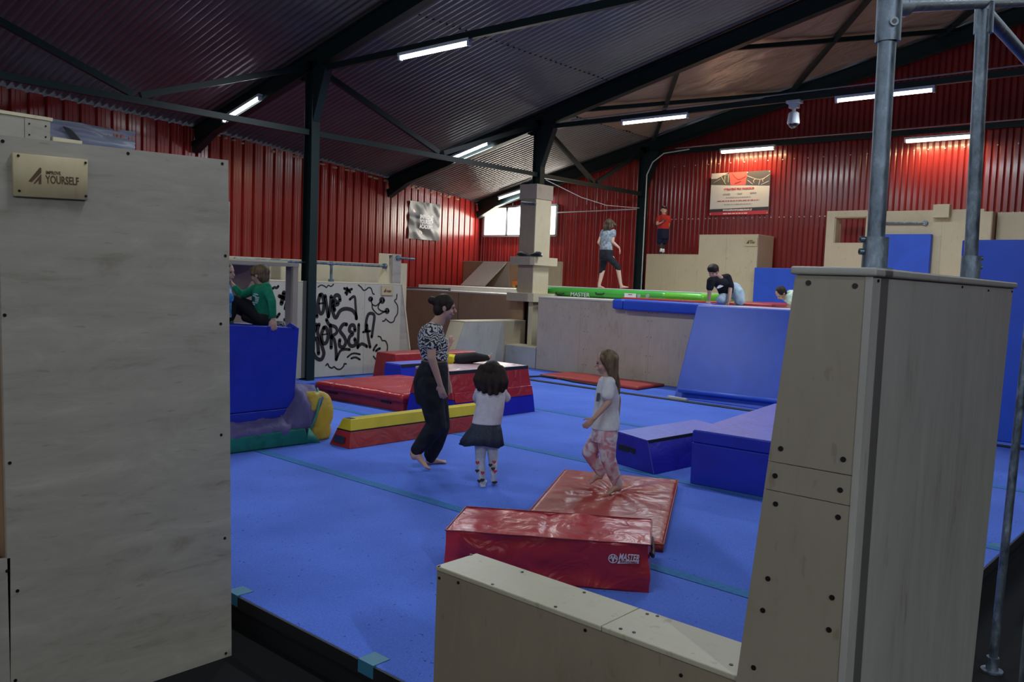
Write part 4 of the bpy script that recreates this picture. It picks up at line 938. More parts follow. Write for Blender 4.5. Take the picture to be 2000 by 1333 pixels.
# inflatable track
def track(x0, x1, y0, y1, z0, h, nm, mat, topm, parent):
    r = h/2; mb = MB(); n = 8
    prof = [(y0 + r - r*math.sin(t_), z0 + r - r*math.cos(t_)) for t_ in np.linspace(0, pi, n+1)] + [(y1 - r + r*math.sin(t_), z0 + r + r*math.cos(t_)) for t_ in np.linspace(0, pi, n+1)]
    secs = []
    for x, k in ((x0, .6), (x0+.05, .9), (x0+.12, 1), (x1-.12, 1), (x1-.05, .9), (x1, .6)):
        cy_, cz = (y0+y1)/2, z0+r; secs.append([(x, cy_+(y-cy_)*(1-(1-k)*.1), cz+(z-cz)*k) for y, z in prof])
    mb.rings(secs); mb.build(nm, mat, parent, smooth=True)
    MB().box(x0+.1, x1-.1, y0+r*.75, y1-r*.75, z0+h-.003, z0+h+.006).build('top_surface', topm, parent)
GT = empty('air_track', (-10.3, 15, PZ+.03), 'green inflatable air track with white lettering on the platform', 'air track')
GRN = vinyl('green inflatable vinyl', (.055, .36, .045), .35, .05, 1.); GTOP = plain('air track top', (.50, .56, .60), .5)
track(-12.75, -8.80, 14.45, 16.2, PZ+.031, .20, 'tube_body', GRN, GTOP, GT)
yt_ = 14.44
for px in (1093, 1171):
    p = ony(px, 574, yt_); MB().tube([(p[0]-.11, yt_+.01, p[2]+.02), (p[0]-.07, yt_-.02, p[2]-.015), (p[0]+.07, yt_-.02, p[2]-.015), (p[0]+.11, yt_+.01, p[2]+.02)], .014, 8).build('handle', BLACK, GT, smooth=True)
p = ony(1114, 578.5, yt_); q = ony(1151, 579.5, yt_)
text_part('track_text', 'MASTER', (p[0], yt_-.005, p[2]), (1, 0, 0), (0, 0, 1), .12, WHITE, GT, bold=.0, width=q[0]-p[0])
p = ony(1231, 578.5, yt_); MB().box(p[0]-.14, p[0]+.14, yt_-.006, yt_, p[2]-.055, p[2]+.055).build('label_patch', WHITE, GT)
MB().box(p[0]-.05, p[0]+.05, yt_-.009, yt_-.006, p[2]+.02, p[2]+.035).build('label_print', plain('label red', (.2, .03, .03), .5), GT)
for px in (1248, 1265):
    p = ony(px, 578.5, yt_); MB().tube([(p[0], yt_+.003, p[2]), (p[0], yt_-.012, p[2])], .04, 16).build('valve', plain('valve grey', (.35, .38, .4), .4), GT)
GT2 = empty('air_mat', (-8.3, 14.8, PZ+.03), 'short bright green inflatable mat at the right end of the air track', 'air track')
track(-9.0+.21, -7.90, 14.28, 16.0, PZ+.031, .20, 'tube_body', vinyl('bright green vinyl', (.12, .50, .04), .35, .05), GTOP, GT2)

# boxes on the gable wall
WOODQ = ply('plywood warm birch', (.50, .41, .27), .5, amt=.08)
G1 = empty('plywood_box', (-10.6, 17.8, PZ), 'low wide plywood box under the boy in the red shirt, against the gable wall', 'climbing block')
MB().box(-11.32, -9.90, 17.6, 17.62, PZ+.031, 2.545).build('front_board', WOODQ, G1)
MB().box(-11.32, -9.90, 17.6, 18.35, 2.547, 2.565).build('lid', WOODQ, G1)
MB().box(-11.3, -9.92, 17.64, 18.3, PZ+.031, 2.54).build('core', WOODS, G1)
MB().tube([(-11.05, 17.9, 2.566), (-11.05, 17.9, 2.66), (-11.07, 17.9, 2.69), (-11.12, 17.9, 2.69)], .012, 8).build('hook', WHITEB, G1)
G2 = empty('plywood_box', (-9.2, 17.8, PZ), 'tall pale plywood box with a small plaque against the gable wall', 'climbing block')
MB().box(-9.898, -8.46, 17.58, 17.60, PZ+.031, 3.0).build('front_board', WOODQ, G2)
MB().box(-8.46, -8.44, 17.58, 18.35, PZ+.031, 3.0).build('side_board', WOODS, G2)
MB().box(-9.9, -8.44, 17.58, 18.35, 3.002, 3.02).build('lid', WOODQ, G2)
MB().box(-9.88, -8.47, 17.605, 18.3, PZ+.031, 2.99).build('core', WOODS, G2)
MB().box(-9.203, -9.197, 17.578, 17.58, PZ+.031, 3.0).build('board_joint', WOODS, G2)
def plaque(x, y, z, w_, h_, lab_):
    e = empty('name_plaque', (x, y, z), lab_, 'sign'); MB().box(x-w_/2, x+w_/2, y-.02, y, z-h_/2, z+h_/2).build('board', WOODP, e)
    mb = MB(); mb.prism([(x-w_*.34, y-.021, z-h_*.2), (x-w_*.12, y-.021, z+h_*.25), (x-w_*.12, y-.021, z-h_*.2)], (0, -.002, 0)); mb.build('burnt_mark', BURN, e)
    text_part('burnt_text', 'YOURSELF', (x-w_*.08, y-.021, z-h_*.18), (1, 0, 0), (0, 0, 1), .06, BURN, e, bold=.03, width=w_*.42)
    text_part('burnt_text', 'IMPROVE', (x-w_*.08, y-.021, z+h_*.08), (1, 0, 0), (0, 0, 1), .035, BURN, e, bold=.03, width=w_*.25)
p = ony(1467, 473, 17.58); plaque(p[0], 17.578, p[2], .31, .19, 'small wooden logo plaque on the tall pale box against the gable wall')
MB().box(-8.43, -7.2, 17.45, 17.6, PZ+.031, 2.285).build('wall_mat', VBLUE2, label='blue mat standing on the platform right of the tall pale box', cat='mat', bev=.01)
G3 = empty('climbing_wall', (-5.5, 17.8, PZ), 'pale plywood climbing wall with a square opening and a bar, behind the upright pipes', 'climbing wall')
Y3 = 17.7
mb = MB(); mb.box(-7.0, -6.83, Y3, Y3+.02, 2.84, 3.37); mb.box(-7.0, -6.18, Y3, Y3+.02, 3.37, 3.50); mb.box(-7.0, -6.18, Y3, Y3+.02, PZ+.031, 2.84); mb.box(-6.18, -3.92, Y3, Y3+.02, PZ+.031, 3.42) ; mb.box(-6.18, -4.05, Y3, Y3+.02, 3.42, 3.47); mb.build('front_board', WOODQ, G3)
mb = MB(); mb.box(-6.83, -6.81, Y3+.02, Y3+.32, 2.84, 3.37); mb.box(-6.2, -6.18, Y3+.02, Y3+.32, 2.84, 3.37); mb.box(-6.83, -6.18, Y3+.02, Y3+.32, 3.355, 3.37); mb.build('niche_lining', WOODQ, G3)
MB().box(-3.92, -3.90, Y3, 18.3, PZ+.031, 3.42).build('side_board', WOODB, G3)
MB().tube([(-5.95, Y3-.06, 3.23), (-5.05, Y3-.06, 3.22)], .022, 10).build('bar', GALV, G3)
MB().tube([(-5.05, Y3-.07, 3.22), (-5.05, Y3-.0, 3.22)], .045, 12).build('bar_flange', GALV, G3)
MB().box(-4.76, -4.755, Y3-.002, Y3, PZ, 3.4).build('board_joint', WOODS, G3)
MB().box(-4.90, -4.61, Y3-.16, Y3-.001, 3.31, 3.56).build('climbing_block', WOODQ, label='small square plywood block at the top of the climbing wall', cat='block', bev=.005)
MB().box(-6.0, -4.90, Y3-.14, Y3-.02, PZ+.031, 3.0).build('wall_mat', VBLUE2, label='square blue mat on the climbing wall between the upright pipes', cat='mat', bev=.01)
MB().box(-3.88, -2.0, Y3+.25, Y3+.27, PZ, 3.42).build('plywood_board', WOODQ, label='pale plywood board at the far right beyond the climbing wall', cat='board')

# ================================================================== LEFT AREA
GX = -11.95
GW = empty('graffiti_wall', (GX-.15, 9, 0), 'plywood wall sprayed with black graffiti reading IMPROVE YORSELF', 'wall panel')
mb = MB(); mb.box(GX-.02, GX, 5.6, 9.52, .03, 1.635); mb.box(GX-.02, GX, 9.525, 10.36, .03, 1.635); mb.build('front_board', ply('plywood graffiti', (.46, .43, .36), .42, amt=.08), GW)
MB().box(GX-.5, GX+.005, 5.6, 10.37, 1.636, 1.655).build('lid', WOODC, GW)
MB().box(GX-.5, GX-.021, 10.34, 10.36, .03, 1.635).build('end_board', WOODN, GW)
mb = MB(); mb.prism([(GX-.02, 10.362, .0), (GX-.02, 10.72, .0), (GX-.02, 10.40, 1.63), (GX-.02, 10.362, 1.63)], (-.4, 0, 0)); mb.build('buttress', WOODN, GW)
mb = MB(); mb.prism([(GX-.005, 10.70, .0), (GX-.005, 10.725, .0), (GX-.005, 10.41, 1.64), (GX-.005, 10.385, 1.64)], (-.4, 0, 0)); mb.build('buttress_edge', WOODC, GW)
NGX = np.array([1., 0, 0])
def gp(cx, cy): return onx(580+cx/4.7615, 480+cy/4.7615, GX+.0015)
SPR = plain('black spray paint', (.012, .011, .010), .55)
def G(name, strokes):
    mb = MB()
    for w_, pts in strokes: ribbon(mb, [gp(*q) for q in pts], w_*.0031, NGX, .001)
    return mb.build(name, SPR, GW)
T = 22
G('letters_top_line', [
 (T, [(120, 520), (158, 478), (165, 560), (185, 660)]), (T-4, [(150, 490), (165, 520), (130, 575)]), (T-6, [(128, 520), (122, 630)]),
 (T, [(215, 460), (196, 540), (212, 625), (240, 620), (252, 540), (236, 462), (215, 460)]), (10, [(205, 540), (245, 535)]),
 (T, [(262, 470), (275, 560), (292, 660)]), (T, [(318, 475), (312, 560), (292, 660)]),
 (T, [(400, 510), (392, 470), (362, 462), (345, 500), (385, 540), (345, 560), (350, 600)]), (T, [(335, 520), (335, 620), (362, 672), (400, 610), (450, 588), (510, 600), (545, 640), (553, 678)]),
 (16, [(492, 500), (535, 475), (545, 560), (553, 680)])])
G('letters_bottom_line', [
 (T, [(130, 735), (135, 790), (165, 795), (178, 735)]), (T, [(205, 735), (190, 800), (215, 880), (240, 960), (250, 1010), (225, 1060), (180, 1045), (148, 980), (150, 900), (182, 862), (195, 930), (200, 1005)]),
 (T, [(250, 765), (228, 830), (240, 905), (275, 900), (290, 830), (272, 765), (250, 765)]), (8, [(235, 830), (280, 822)]),
 (T, [(310, 745), (318, 860), (318, 950)]), (T-2, [(275, 690), (300, 735), (360, 760), (370, 810), (318, 850), (345, 870), (362, 960), (365, 1060)]), (T-6, [(368, 1055), (400, 985), (440, 965), (490, 968)]),
 (T, [(462, 735), (430, 735), (400, 790), (440, 850), (455, 900), (430, 945), (395, 930), (398, 880)]),
 (T, [(540, 790), (530, 745), (500, 745), (488, 790), (520, 820), (490, 850), (480, 900), (505, 935), (545, 920), (538, 870)]),
 (T-3, [(575, 735), (570, 850), (565, 950)]), (T-3, [(565, 945), (600, 915), (640, 930), (650, 940)]),
 (T-3, [(640, 790), (645, 700), (665, 640), (700, 632), (720, 660), (708, 760), (695, 850)]), (T-3, [(650, 740), (662, 850), (680, 945)]), (14, [(615, 805), (680, 795)])])
G('spray_clouds', [
 (7, [(197, 385), (225, 368), (258, 378), (275, 390), (292, 370), (318, 380), (340, 360)]), (8, [(572, 368), (600, 390), (618, 415), (640, 412), (665, 392), (690, 400), (705, 445), (718, 452)]),
 (8, [(930, 455), (925, 495), (908, 515), (935, 560), (935, 630), (912, 670), (900, 705), (870, 716), (838, 695), (825, 682), (815, 700), (797, 703)]),
 (9, [(755, 845), (778, 852), (792, 882), (825, 890), (842, 940), (832, 1000), (805, 1035), (795, 1060), (775, 1045), (765, 1072), (735, 1060), (712, 1030)]),
 (14, [(712, 975), (725, 945), (742, 925)]), (16, [(735, 980), (755, 965), (770, 958)]),
 (9, [(270, 1115), (285, 1100), (300, 1128), (325, 1140), (345, 1128), (370, 1148), (405, 1150), (435, 1120), (440, 1100), (458, 1102)]),
 (11, [(470, 1038), (505, 1010), (540, 1003), (585, 1012)]), (12, [(505, 1050), (545, 1040), (585, 1060)])])
G('star', [(15, [(465, 395), (475, 418), (462, 455)]), (15, [(440, 398), (475, 415), (510, 405)]), (14, [(495, 435), (475, 415), (450, 440)])])
G('crown', [(8, [(690, 500), (700, 545), (735, 560), (770, 530), (790, 510)]), (9, [(700, 548), (705, 590), (755, 640), (800, 622), (835, 610)]), (9, [(770, 530), (755, 580), (790, 610), (835, 612)]),
 (14, [(685+14*math.cos(a), 498+14*math.sin(a)) for a in np.linspace(0, 6.3, 9)]), (16, [(792+17*math.cos(a), 510+20*math.sin(a)) for a in np.linspace(0, 6.3, 9)]), (14, [(838+14*math.cos(a), 608+18*math.sin(a)) for a in np.linspace(0, 6.3, 9)])])
# graffiti left of the column: crop (440,500) scale 8.331
def G2_(name, strokes):
    mb = MB()
    for w_, pts in strokes: ribbon(mb, [onx(440+x/8.331, 500+y/8.331, GX+.0015) for x, y in pts], w_*.0019, NGX, .001)
    mb.build(name, SPR, GW)
G2_('spray_marks', [(40, [(955, 600), (935, 690), (915, 775)]), (34, [(880, 655), (960, 690), (1015, 715)]), (30, [(1005, 730), (985, 800), (975, 860)]), (14, [(1010, 800), (1020, 940)]), (22, [(768, 535), (805, 512), (835, 525), (862, 495)]), (26, [(840, 1000), (880, 945)]), (26, [(965, 1035), (990, 1100)])])
plq = onx(757, 568, GX+.02)
e = empty('name_plaque', plq, 'small yellow wooden logo plaque on the graffiti wall', 'sign')
MB().box(GX+.002, GX+.022, plq[1]-.135, plq[1]+.135, plq[2]-.085, plq[2]+.085).build('board', WOODP, e)
text_part('burnt_text', 'YOURSELF', (GX+.023, plq[1]-.03, plq[2]-.03), (0, 1, 0), (0, 0, 1), .05, BURN, e, bold=.04, width=.12)
MB().prism([(GX+.0225, plq[1]-.10, plq[2]-.03), (GX+.0225, plq[1]-.04, plq[2]-.03), (GX+.0225, plq[1]-.04, plq[2]+.04)], (.002, 0, 0)).build('burnt_mark', BURN, e)
# post, rail and back panels over the graffiti wall
PS = empty('plywood_post', (GX-.1, 10.18, 1.655), 'pale plywood post standing on the right end of the graffiti wall', 'post')
MB().box(GX-.26, GX-.24, 10.03, 10.34, 1.656, 2.2).build('board', WOODC, PS); MB().box(GX-.24, GX-.0, 10.03, 10.05, 1.656, 2.19).build('board', WOODC, PS); MB().box(GX-.02, GX, 10.14, 10.34, 1.656, 2.195).build('board', WOODN, PS); MB().box(GX-.24, GX-.02, 10.05, 10.34, 2.17, 2.19).build('board', WOODC, PS)
HR = empty('hand_rail', (GX-.06, 9.3, 1.655), 'galvanised pipe rail above the graffiti wall', 'rail')
MB().tube([(GX-.06, 7.0, 1.965), (GX-.06, 10.02, 1.965)], .024, 12).build('rail', GALV, HR)
MB().tube([(GX-.06, 8.83, 1.656), (GX-.06, 8.83, 1.965)], .024, 12).build('stub', GALV, HR)
mb = MB(); mb.tube([(GX-.06, 8.83, 1.656), (GX-.06, 8.83, 1.70)], .05, 12); mb.tube([(GX-.06, 9.98, 1.965), (GX-.06, 10.028, 1.965)], .05, 12); mb.tube([(GX-.06, 8.79, 1.965), (GX-.06, 8.87, 1.965)], .034, 12); mb.build('flange', GALV, HR)
PP = PS
MB().tube([(GX+.0, 10.25, 2.13), (GX+.02, 10.25, 2.13), (GX+.02, 10.65, 2.12)], .02, 10).build('pipe_peg', GALV, PP); MB().tube([(GX+.001, 10.25, 2.13), (GX+.03, 10.25, 2.13)], .045, 12).build('peg_flange', GALV, PP)
MB().box(-12.9, -12.88, 5.5, 10.6, 0, 2.02).build('back_panel', WOODC, label='cream plywood board behind the rail above the graffiti wall', cat='board')
MB().box(-12.9, -12.86, 10.62, 11.1, 0, 2.03).build('back_panel', WOODB, label='brown plywood board between the post and the cream strip', cat='board')
MB().box(-12.84, -12.78, 10.95, 11.22, 0, 2.05).build('back_panel', WOODC, label='narrow cream plywood strip left of the low rail', cat='board')
# frame box around the boys
FB = empty('climbing_block', (-9.6, 6.2, 0), 'open plywood frame behind the two sitting boys', 'climbing block')
fx = -9.4
z_top = onx(583, 515, fx)[2]; yR = onx(583, 515, fx)[1]
MB().box(fx-.05, fx, yR-.075, yR, 0, z_top-.045).build('post', WOODS, FB)
MB().box(fx-.24, fx-.05, yR-.03, yR-.01, 0, z_top-.045).build('side_board', ply('plywood pink grey', (.33, .28, .25), .5), FB)
MB().box(fx-.9, fx+.005, 3.6, yR+.005, z_top-.044, z_top).build('top_beam', WOODN, FB)
MB().box(fx-.9, fx-.02, 3.6, yR-.15, z_top+.001, z_top+.025).build('lid', WOODC, FB)
MB().box(fx-.92, fx-.9, 3.6, onx(526, 560, fx-.9)[1], 0, z_top-.045).build('back_board', ply('plywood brown pink', (.27, .19, .14), .5), FB)
# upright blue block the boys sit on
BK = empty('foam_block', (-7.8, 4.3, .25), 'upright royal blue foam block the two boys sit on', 'foam block')
bx = -7.62
y_t2, z_t2 = onx(585, 640, bx)[1:]; y_b2, z_b2 = onx(573, 829, bx)[1:]; z_l = onx(445, 628, bx)[2]; zm = onx(573, 797, bx)[2]
mb = MB(); mb.hexa([(bx-.55, 3.4, z_b2-.01), (bx, 3.4, z_b2-.01), (bx, y_b2, z_b2), (bx-.55, y_b2, z_b2), (bx-.55, 3.4, zm-.006), (bx, 3.4, zm-.006), (bx, y_b2+.005, zm), (bx-.55, y_b2+.005, zm)]); mb.build('lower_section', VBLUE, BK, bev=.01)
mb = MB(); mb.hexa([(bx-.55, 3.4, zm-.002), (bx, 3.4, zm-.002), (bx, y_b2+.006, zm+.003), (bx-.55, y_b2+.006, zm+.003), (bx-.55, 3.4, z_l+.02), (bx, 3.4, z_l+.02), (bx, y_t2, z_t2), (bx-.55, y_t2, z_t2)]); mb.build('upper_section', VBLUE, BK, bev=.012)
TOPZ = z_t2
# purple bag
BG = empty('landing_bag', (-8, 4.9, 0), 'slumped purple landing bag with green hem under the blue block', 'bag')
def bagf(y, ang): return 0
mb = MB(); secs = []
ys_ = np.linspace(3.2, 5.50, 60)
for y in ys_:
    t_ = (y-3.2)/2.14; hgt = .29 + .30*max(0, min(1, (y-5.0)/.22)); hgt *= 1 if y < 5.35 else .96; 
    ring = []
    for k in range(28):
        a = 2*pi*k/28; cx_, cz_ = math.cos(a), math.sin(a)
        sx = abs(cx_)**.6*np.sign(cx_); sz = abs(cz_)**.7*np.sign(cz_)
        d_ = .045*mnoise.noise((y*4, a*2.2, 1.)) + .045*mnoise.noise((y*9+a*2, a*3, 6.)) + (.05*mnoise.noise((y*7, a*2.5, 3.)) if y > 4.9 else 0)
        if cz_ < -.3: d_ *= .2
        x = -7.98 + (.54+d_)*sx; z = hgt/2 + (hgt/2+d_*.8)*sz
        if cx_ > 0 and y > 5.0: x -= .10*max(0, z/hgt)**2 
        ring.append((x, y - (.28*(1-min(1, max(0, z)/.55)) if y > 5.2 else 0)*(y-5.2)/.30, max(0.004, z)))
    secs.append(ring)
mb.rings(secs); PUR = cloth('purple nylon', (.10, .085, .21), (.14, .115, .26), 5, .6, bscale=7, bs=.7)
mb.build('purple_cover', PUR, BG, smooth=True)
mb = MB(); mb.hexa([(-7.62, 3.2, .002), (-7.46, 3.2, .002), (-7.40, 5.22, .002), (-7.6, 5.22, .002), (-7.6, 3.2, .14), (-7.445, 3.2, .14), (-7.42, 5.18, .17), (-7.56, 5.18, .17)])
mb.build('green_hem', cloth('green nylon', (.012, .13, .11), (.015, .17, .14), 8, .6, bscale=6), BG, bev=.02)
mb = MB(); secs = []
rr2 = []
for z_, ey in ((.004, .20), (.03, .235), (.09, .255), (.13, .25), (.145, .232), (.16, .255), (.22, .30), (.30, .31), (.35, .29), (.37, .262), (.385, .275), (.44, .26), (.48, .22), (.51, .12)):
    rr2.append([(-7.92 + (.43 - .35*max(0, z_-.36))*math.copysign(abs(math.cos(a))**.55, math.cos(a)), 5.45 + ey*.74*math.copysign(abs(math.sin(a))**.6, math.sin(a)) + .012*mnoise.noise((a*3, z_*9, 2)), z_) for a in np.linspace(0, 2*pi, 40, endpoint=False)])
b_ = MB().rings(rr2)
b_.build('yellow_foam_end', vinyl('mustard foam', (.50, .34, .03), .5, .3, 6), BG, smooth=True)
mb = MB(); a_ = [(-7.43, 5.22, .10), (-7.44, 5.32, .28), (-7.52, 5.42, .44), (-7.66, 5.48, .54)]; mb.tube(a_, .013, 8); mb.prism([(-7.41, 5.20, .17), (-7.35, 5.30, .01), (-7.41, 5.17, .01)], (.01, .01, 0)); mb.build('green_piping', plain('green piping', (.02, .2, .16), .5), BG, smooth=True)
# ================================================================== PEOPLE
SKIN = plain('skin', (.46, .27, .21), .55); SKIN.node_tree.nodes['Principled BSDF'].inputs['Subsurface Weight'].default_value = .08
SKINW = plain('skin pale', (.56, .36, .27), .55)
EYEM = plain('eye', (.03, .02, .02), .2); LIP = plain('lips', (.33, .12, .11), .5)
def hairm(name, c, c2):
    m, nt, b = nmat(name); b.inputs['Roughness'].default_value = .6; b.inputs['Specular IOR Level'].default_value = .2
    n = N(nt, 'ShaderNodeTexNoise', Scale=30., Detail=4.); nt.links.new(coords(nt, (1, 1, .18)), n.inputs['Vector'])
    cr = ramp(nt, n.outputs['Fac'], [(.35, c), (.65, c2)]); nt.links.new(cr, b.inputs['Base Color']); bump(nt, b, n.outputs['Fac'], .6, .01); return m
HDARK = hairm('dark brown hair', (.012, .008, .006), (.035, .022, .017)); HBR = hairm('brown hair', (.035, .022, .014), (.09, .058, .036)); HBL = hairm('dark blond hair', (.075, .048, .028), (.19, .125, .075))
nrmz = lambda v: np.array(v, float)/np.linalg.norm(v)
class Fig:
    bits = None
    def __init__(s, base, label, name='person'):
        s.base = np.array(base, float); s.D = depth_of(base); s.root = empty(name, base, label, 'person'); s.skin = MB()
        s.ppm = F/s.D
    def J(s, px, py, d=0.): return ond(px, py, s.D + d)
    def face_axes(s, yaw, pitch=0., roll=0.):
        """yaw: 0 = looking image right, 90 = away from the camera, 180 = image left, 270 = at the camera"""
        y = math.radians(yaw); f = RT*math.cos(y) + FW*math.sin(y); l = -RT*math.sin(y) + FW*math.cos(y); u = UP.copy()   # l = the person's left
        p = math.radians(pitch); f, u = f*math.cos(p)+u*math.sin(p), u*math.cos(p)-f*math.sin(p)
        r = math.radians(roll); l, u = l*math.cos(r)+u*math.sin(r), u*math.cos(r)-l*math.sin(r)
        return f, l, u
    def head(s, c, ax, k=1., hair=None, hairfn=None, hs=1.0):
        f, l, u = ax; c = np.array(c, float); b = s.skin
        b.ell(c+u*.025*k-f*.005*k, l*.074*k, f*.092*k, u*.088*k, 20, 14)                 # cranium
        b.ell(c-u*.030*k+f*.022*k, l*.056*k, f*.062*k, u*.080*k, 18, 12)                 # face
        b.ell(c-u*.086*k+f*.052*k, l*.026*k, f*.024*k, u*.020*k, 12, 8)                  # chin
        b.limb([c+u*.005*k+f*.084*k, c-u*.030*k+f*.106*k], [.008*k, .012*k], 10)         # nose
        b.ell(c+u*.018*k+f*.074*k, l*.045*k, f*.018*k, u*.012*k, 12, 8)                  # brow
        b.ell(c-u*.060*k+f*.078*k, l*.024*k, f*.014*k, u*.012*k, 12, 8)                  # mouth mass
        for q in (-1, 1):
            b.ell(c+l*q*.076*k-u*.012*k-f*.008*k, l*.009*k, f*.020*k, u*.031*k, 10, 8)   # ears
            b.ell(c+l*q*.038*k-u*.038*k+f*.058*k, l*.022*k, f*.022*k, u*.022*k, 10, 8)   # cheeks
        s.hd = (c, ax, k)
        for q in (-1, 1):
            s.eyes = getattr(s, 'eyes', []) + [MB().ell(c+l*q*.030*k+u*.0005*k+f*.0815*k, l*.013*k, f*.007*k, u*.0065*k, 12, 8)]
        s.mouth = MB().ell(c-u*.060*k+f*.0915*k, l*.021*k, f*.004*k, u*.0055*k, 12, 8)
    def hand(s, wrist, d, palm, k=1., curl=.5, spread=.15, side=1):
        """wrist point, pointing direction, palm normal; five separate bent fingers"""
        d = nrmz(d); palm = np.array(palm, float); palm = nrmz(palm - d*(palm @ d)); w = np.cross(d, palm)*side; b = s.skin
        wrist = np.array(wrist, float)
        b.loft([(wrist-d*.01*k, w*.024*k, palm*.018*k), (wrist+d*.03*k, w*.034*k, palm*.014*k), (wrist+d*.075*k, w*.040*k, palm*.013*k), (wrist+d*.092*k, w*.037*k, palm*.010*k)], 14)
        for i, (off, L) in enumerate(((-.030, .068), (-.010, .078), (.011, .073), (.031, .058))):
            p = wrist + d*.085*k + w*off*k; dd = nrmz(d + w*off*spread*8); pts = [p]; a = curl*.55
            for j, f_ in enumerate((.45, .31, .24)):
                a2 = a*(j+1); v = dd*math.cos(a2) + palm*math.sin(a2); pts.append(pts[-1] + v*L*f_*k)
            b.limb(pts, [.0090*k, .0083*k, .0075*k, .0066*k], 8)
        p = wrist + d*.028*k - w*.028*k; v1 = nrmz(d*.75 - w*.75 + palm*.35); v2 = nrmz(d*1. - w*.25 + palm*(.3+curl*.5))
        b.limb([p, p+v1*.034*k, p+v1*.034*k+v2*.030*k, p+v1*.034*k+v2*.052*k], [.013*k, .0108*k, .0095*k, .0078*k], 8)
    def foot(s, heel, toe, k=1., up=None, flat=True):
        heel, toe = np.array(heel, float), np.array(toe, float); d = nrmz(toe-heel); L = np.linalg.norm(toe-heel); up = UP if up is None else nrmz(up)
        u = nrmz(up - d*(up @ d)); w = np.cross(d, u); b = s.skin; r = .036*k
        b.loft([(heel-d*0.0+u*.022*k, w*.020*k, u*.018*k), (heel+d*L*.10+u*.030*k, w*.030*k, u*.028*k), (heel+d*L*.35+u*.035*k, w*.030*k, u*.033*k), (heel+d*L*.62+u*.022*k, w*.040*k, u*.021*k), (heel+d*L*.80+u*.015*k, w*.044*k, u*.014*k), (heel+d*L*.86+u*.012*k, w*.040*k, u*.010*k)], 16)
        for i, (o_, l_, rr) in enumerate(((-.030, .16, .0135), (-.011, .15, .0095), (.006, .13, .0090), (.021, .105, .0085), (.034, .08, .0080))):
            p = heel + d*L*.80 + w*o_*k + u*.011*k; b.limb([p, p+d*L*l_], [rr*k*1.05, rr*k], 8)
    def done(s, voxel=.007, mat=None, sm=2): 
        bo = remeshed(s.skin, voxel, sm, .45).build('body', mat or SKIN, s.root, smooth=True)
        for e_ in s.eyes: e_.build('eye', EYEM, bo, smooth=True)
        s.mouth.build('mouth', LIP, bo, smooth=True)
    def wear(s, name, mb, mat, voxel=.009, sm=3, label=None): return remeshed(mb, voxel, sm, .5).build(name, mat, s.root, smooth=True, label=label)
def stripes(name, c1, c2, scale, dist):
    m, nt, b = nmat(name); b.inputs['Roughness'].default_value = .8
    w = N(nt, 'ShaderNodeTexWave', Scale=float(scale), Distortion=float(dist), Detail=2.); w.bands_direction = 'Z'; w.inputs['Detail Scale'].default_value = 1.6; nt.links.new(coords(nt), w.inputs['Vector'])
    cr = ramp(nt, w.outputs['Fac'], [(.50, c1), (.58, c2)]); nt.links.new(cr, b.inputs['Base Color']); return m

# ---- the woman
w = Fig(onz(838, 913, 0), 'woman in zebra print top and black trousers walking barefoot on the blue carpet')
J = w.J; f, l, u = w.face_axes(14)
hc_ = J(869, 600, 0); hax = w.face_axes(8, -6); w.head(hc_, hax, 1.0)
b = w.skin
b.limb([J(858, 628), J(863, 610)], [.055, .052]); b.limb([J(846, 645), J(858, 626)], [.075, .056])
def tors(mb, pts, g=0.):
    mb.loft([(c, a*(x+g), bb*(y+g)) for c, x, y, a, bb in pts], 24)
TW = [(J(843, 640), .165, .085, l, f), (J(842, 655), .175, .110, l, f), (J(845, 675), .165, .128, l, f), (J(848, 692), .140, .115, l, f), (J(848, 708), .135, .105, l, f), (J(843, 728), .165, .135, l, f), (J(841, 748), .178, .150, l, f), (J(843, 768), .17, .14, l, f)]
tors(b, TW)
sN = J(842, 645, -.165); sF = J(846, 645, .165)
b.limb([sN, J(843, 700, -.23), J(859, 750, -.21)], [.050, .040, .026]); w.hand(J(859, 751, -.21), J(864, 772, -.2)-J(859, 751, -.21), RT*.3+FW, 1.0, .55, .1, 1)
b.limb([sF, J(866, 698, .24), J(874, 742, .24)], [.050, .038, .026]); w.hand(J(874, 743, .24), J(876, 764, .22)-J(874, 743, .24), -RT*.2-FW, 1.0, .6, .1, -1)
hN, hFa = J(840, 752, -.09), J(846, 750, .09)
# near leg, heel lifted
kN, aN = J(850, 828, -.10), J(813, 882, -.11)
b.limb([hN, kN, J(808, 887, -.11)], [.09, .060, .038])
heelN = J(803, 890, -.11); toeN = onz(836, 919, .012)
w.foot(heelN, toeN, 1.05, up=nrmz(UP*.8+RT*.6)); b.limb([J(810, 885, -.11), heelN + (toeN-heelN)*.2 + UP*.02], [.037, .036])
kF, aF = J(862, 832, .11), J(842, 893, .12)
heelF = onz(832, 908, .0); toeF = onz(873, 905, .0)
b.limb([hFa, kF, heelF + UP*.085 + (toeF-heelF)*.12], [.09, .060, .038]); b.limb([heelF + UP*.085 + (toeF-heelF)*.12, heelF+UP*.035+(toeF-heelF)*.2], [.038, .034]); w.foot(heelF, toeF, 1.0)
w.done(.0065)
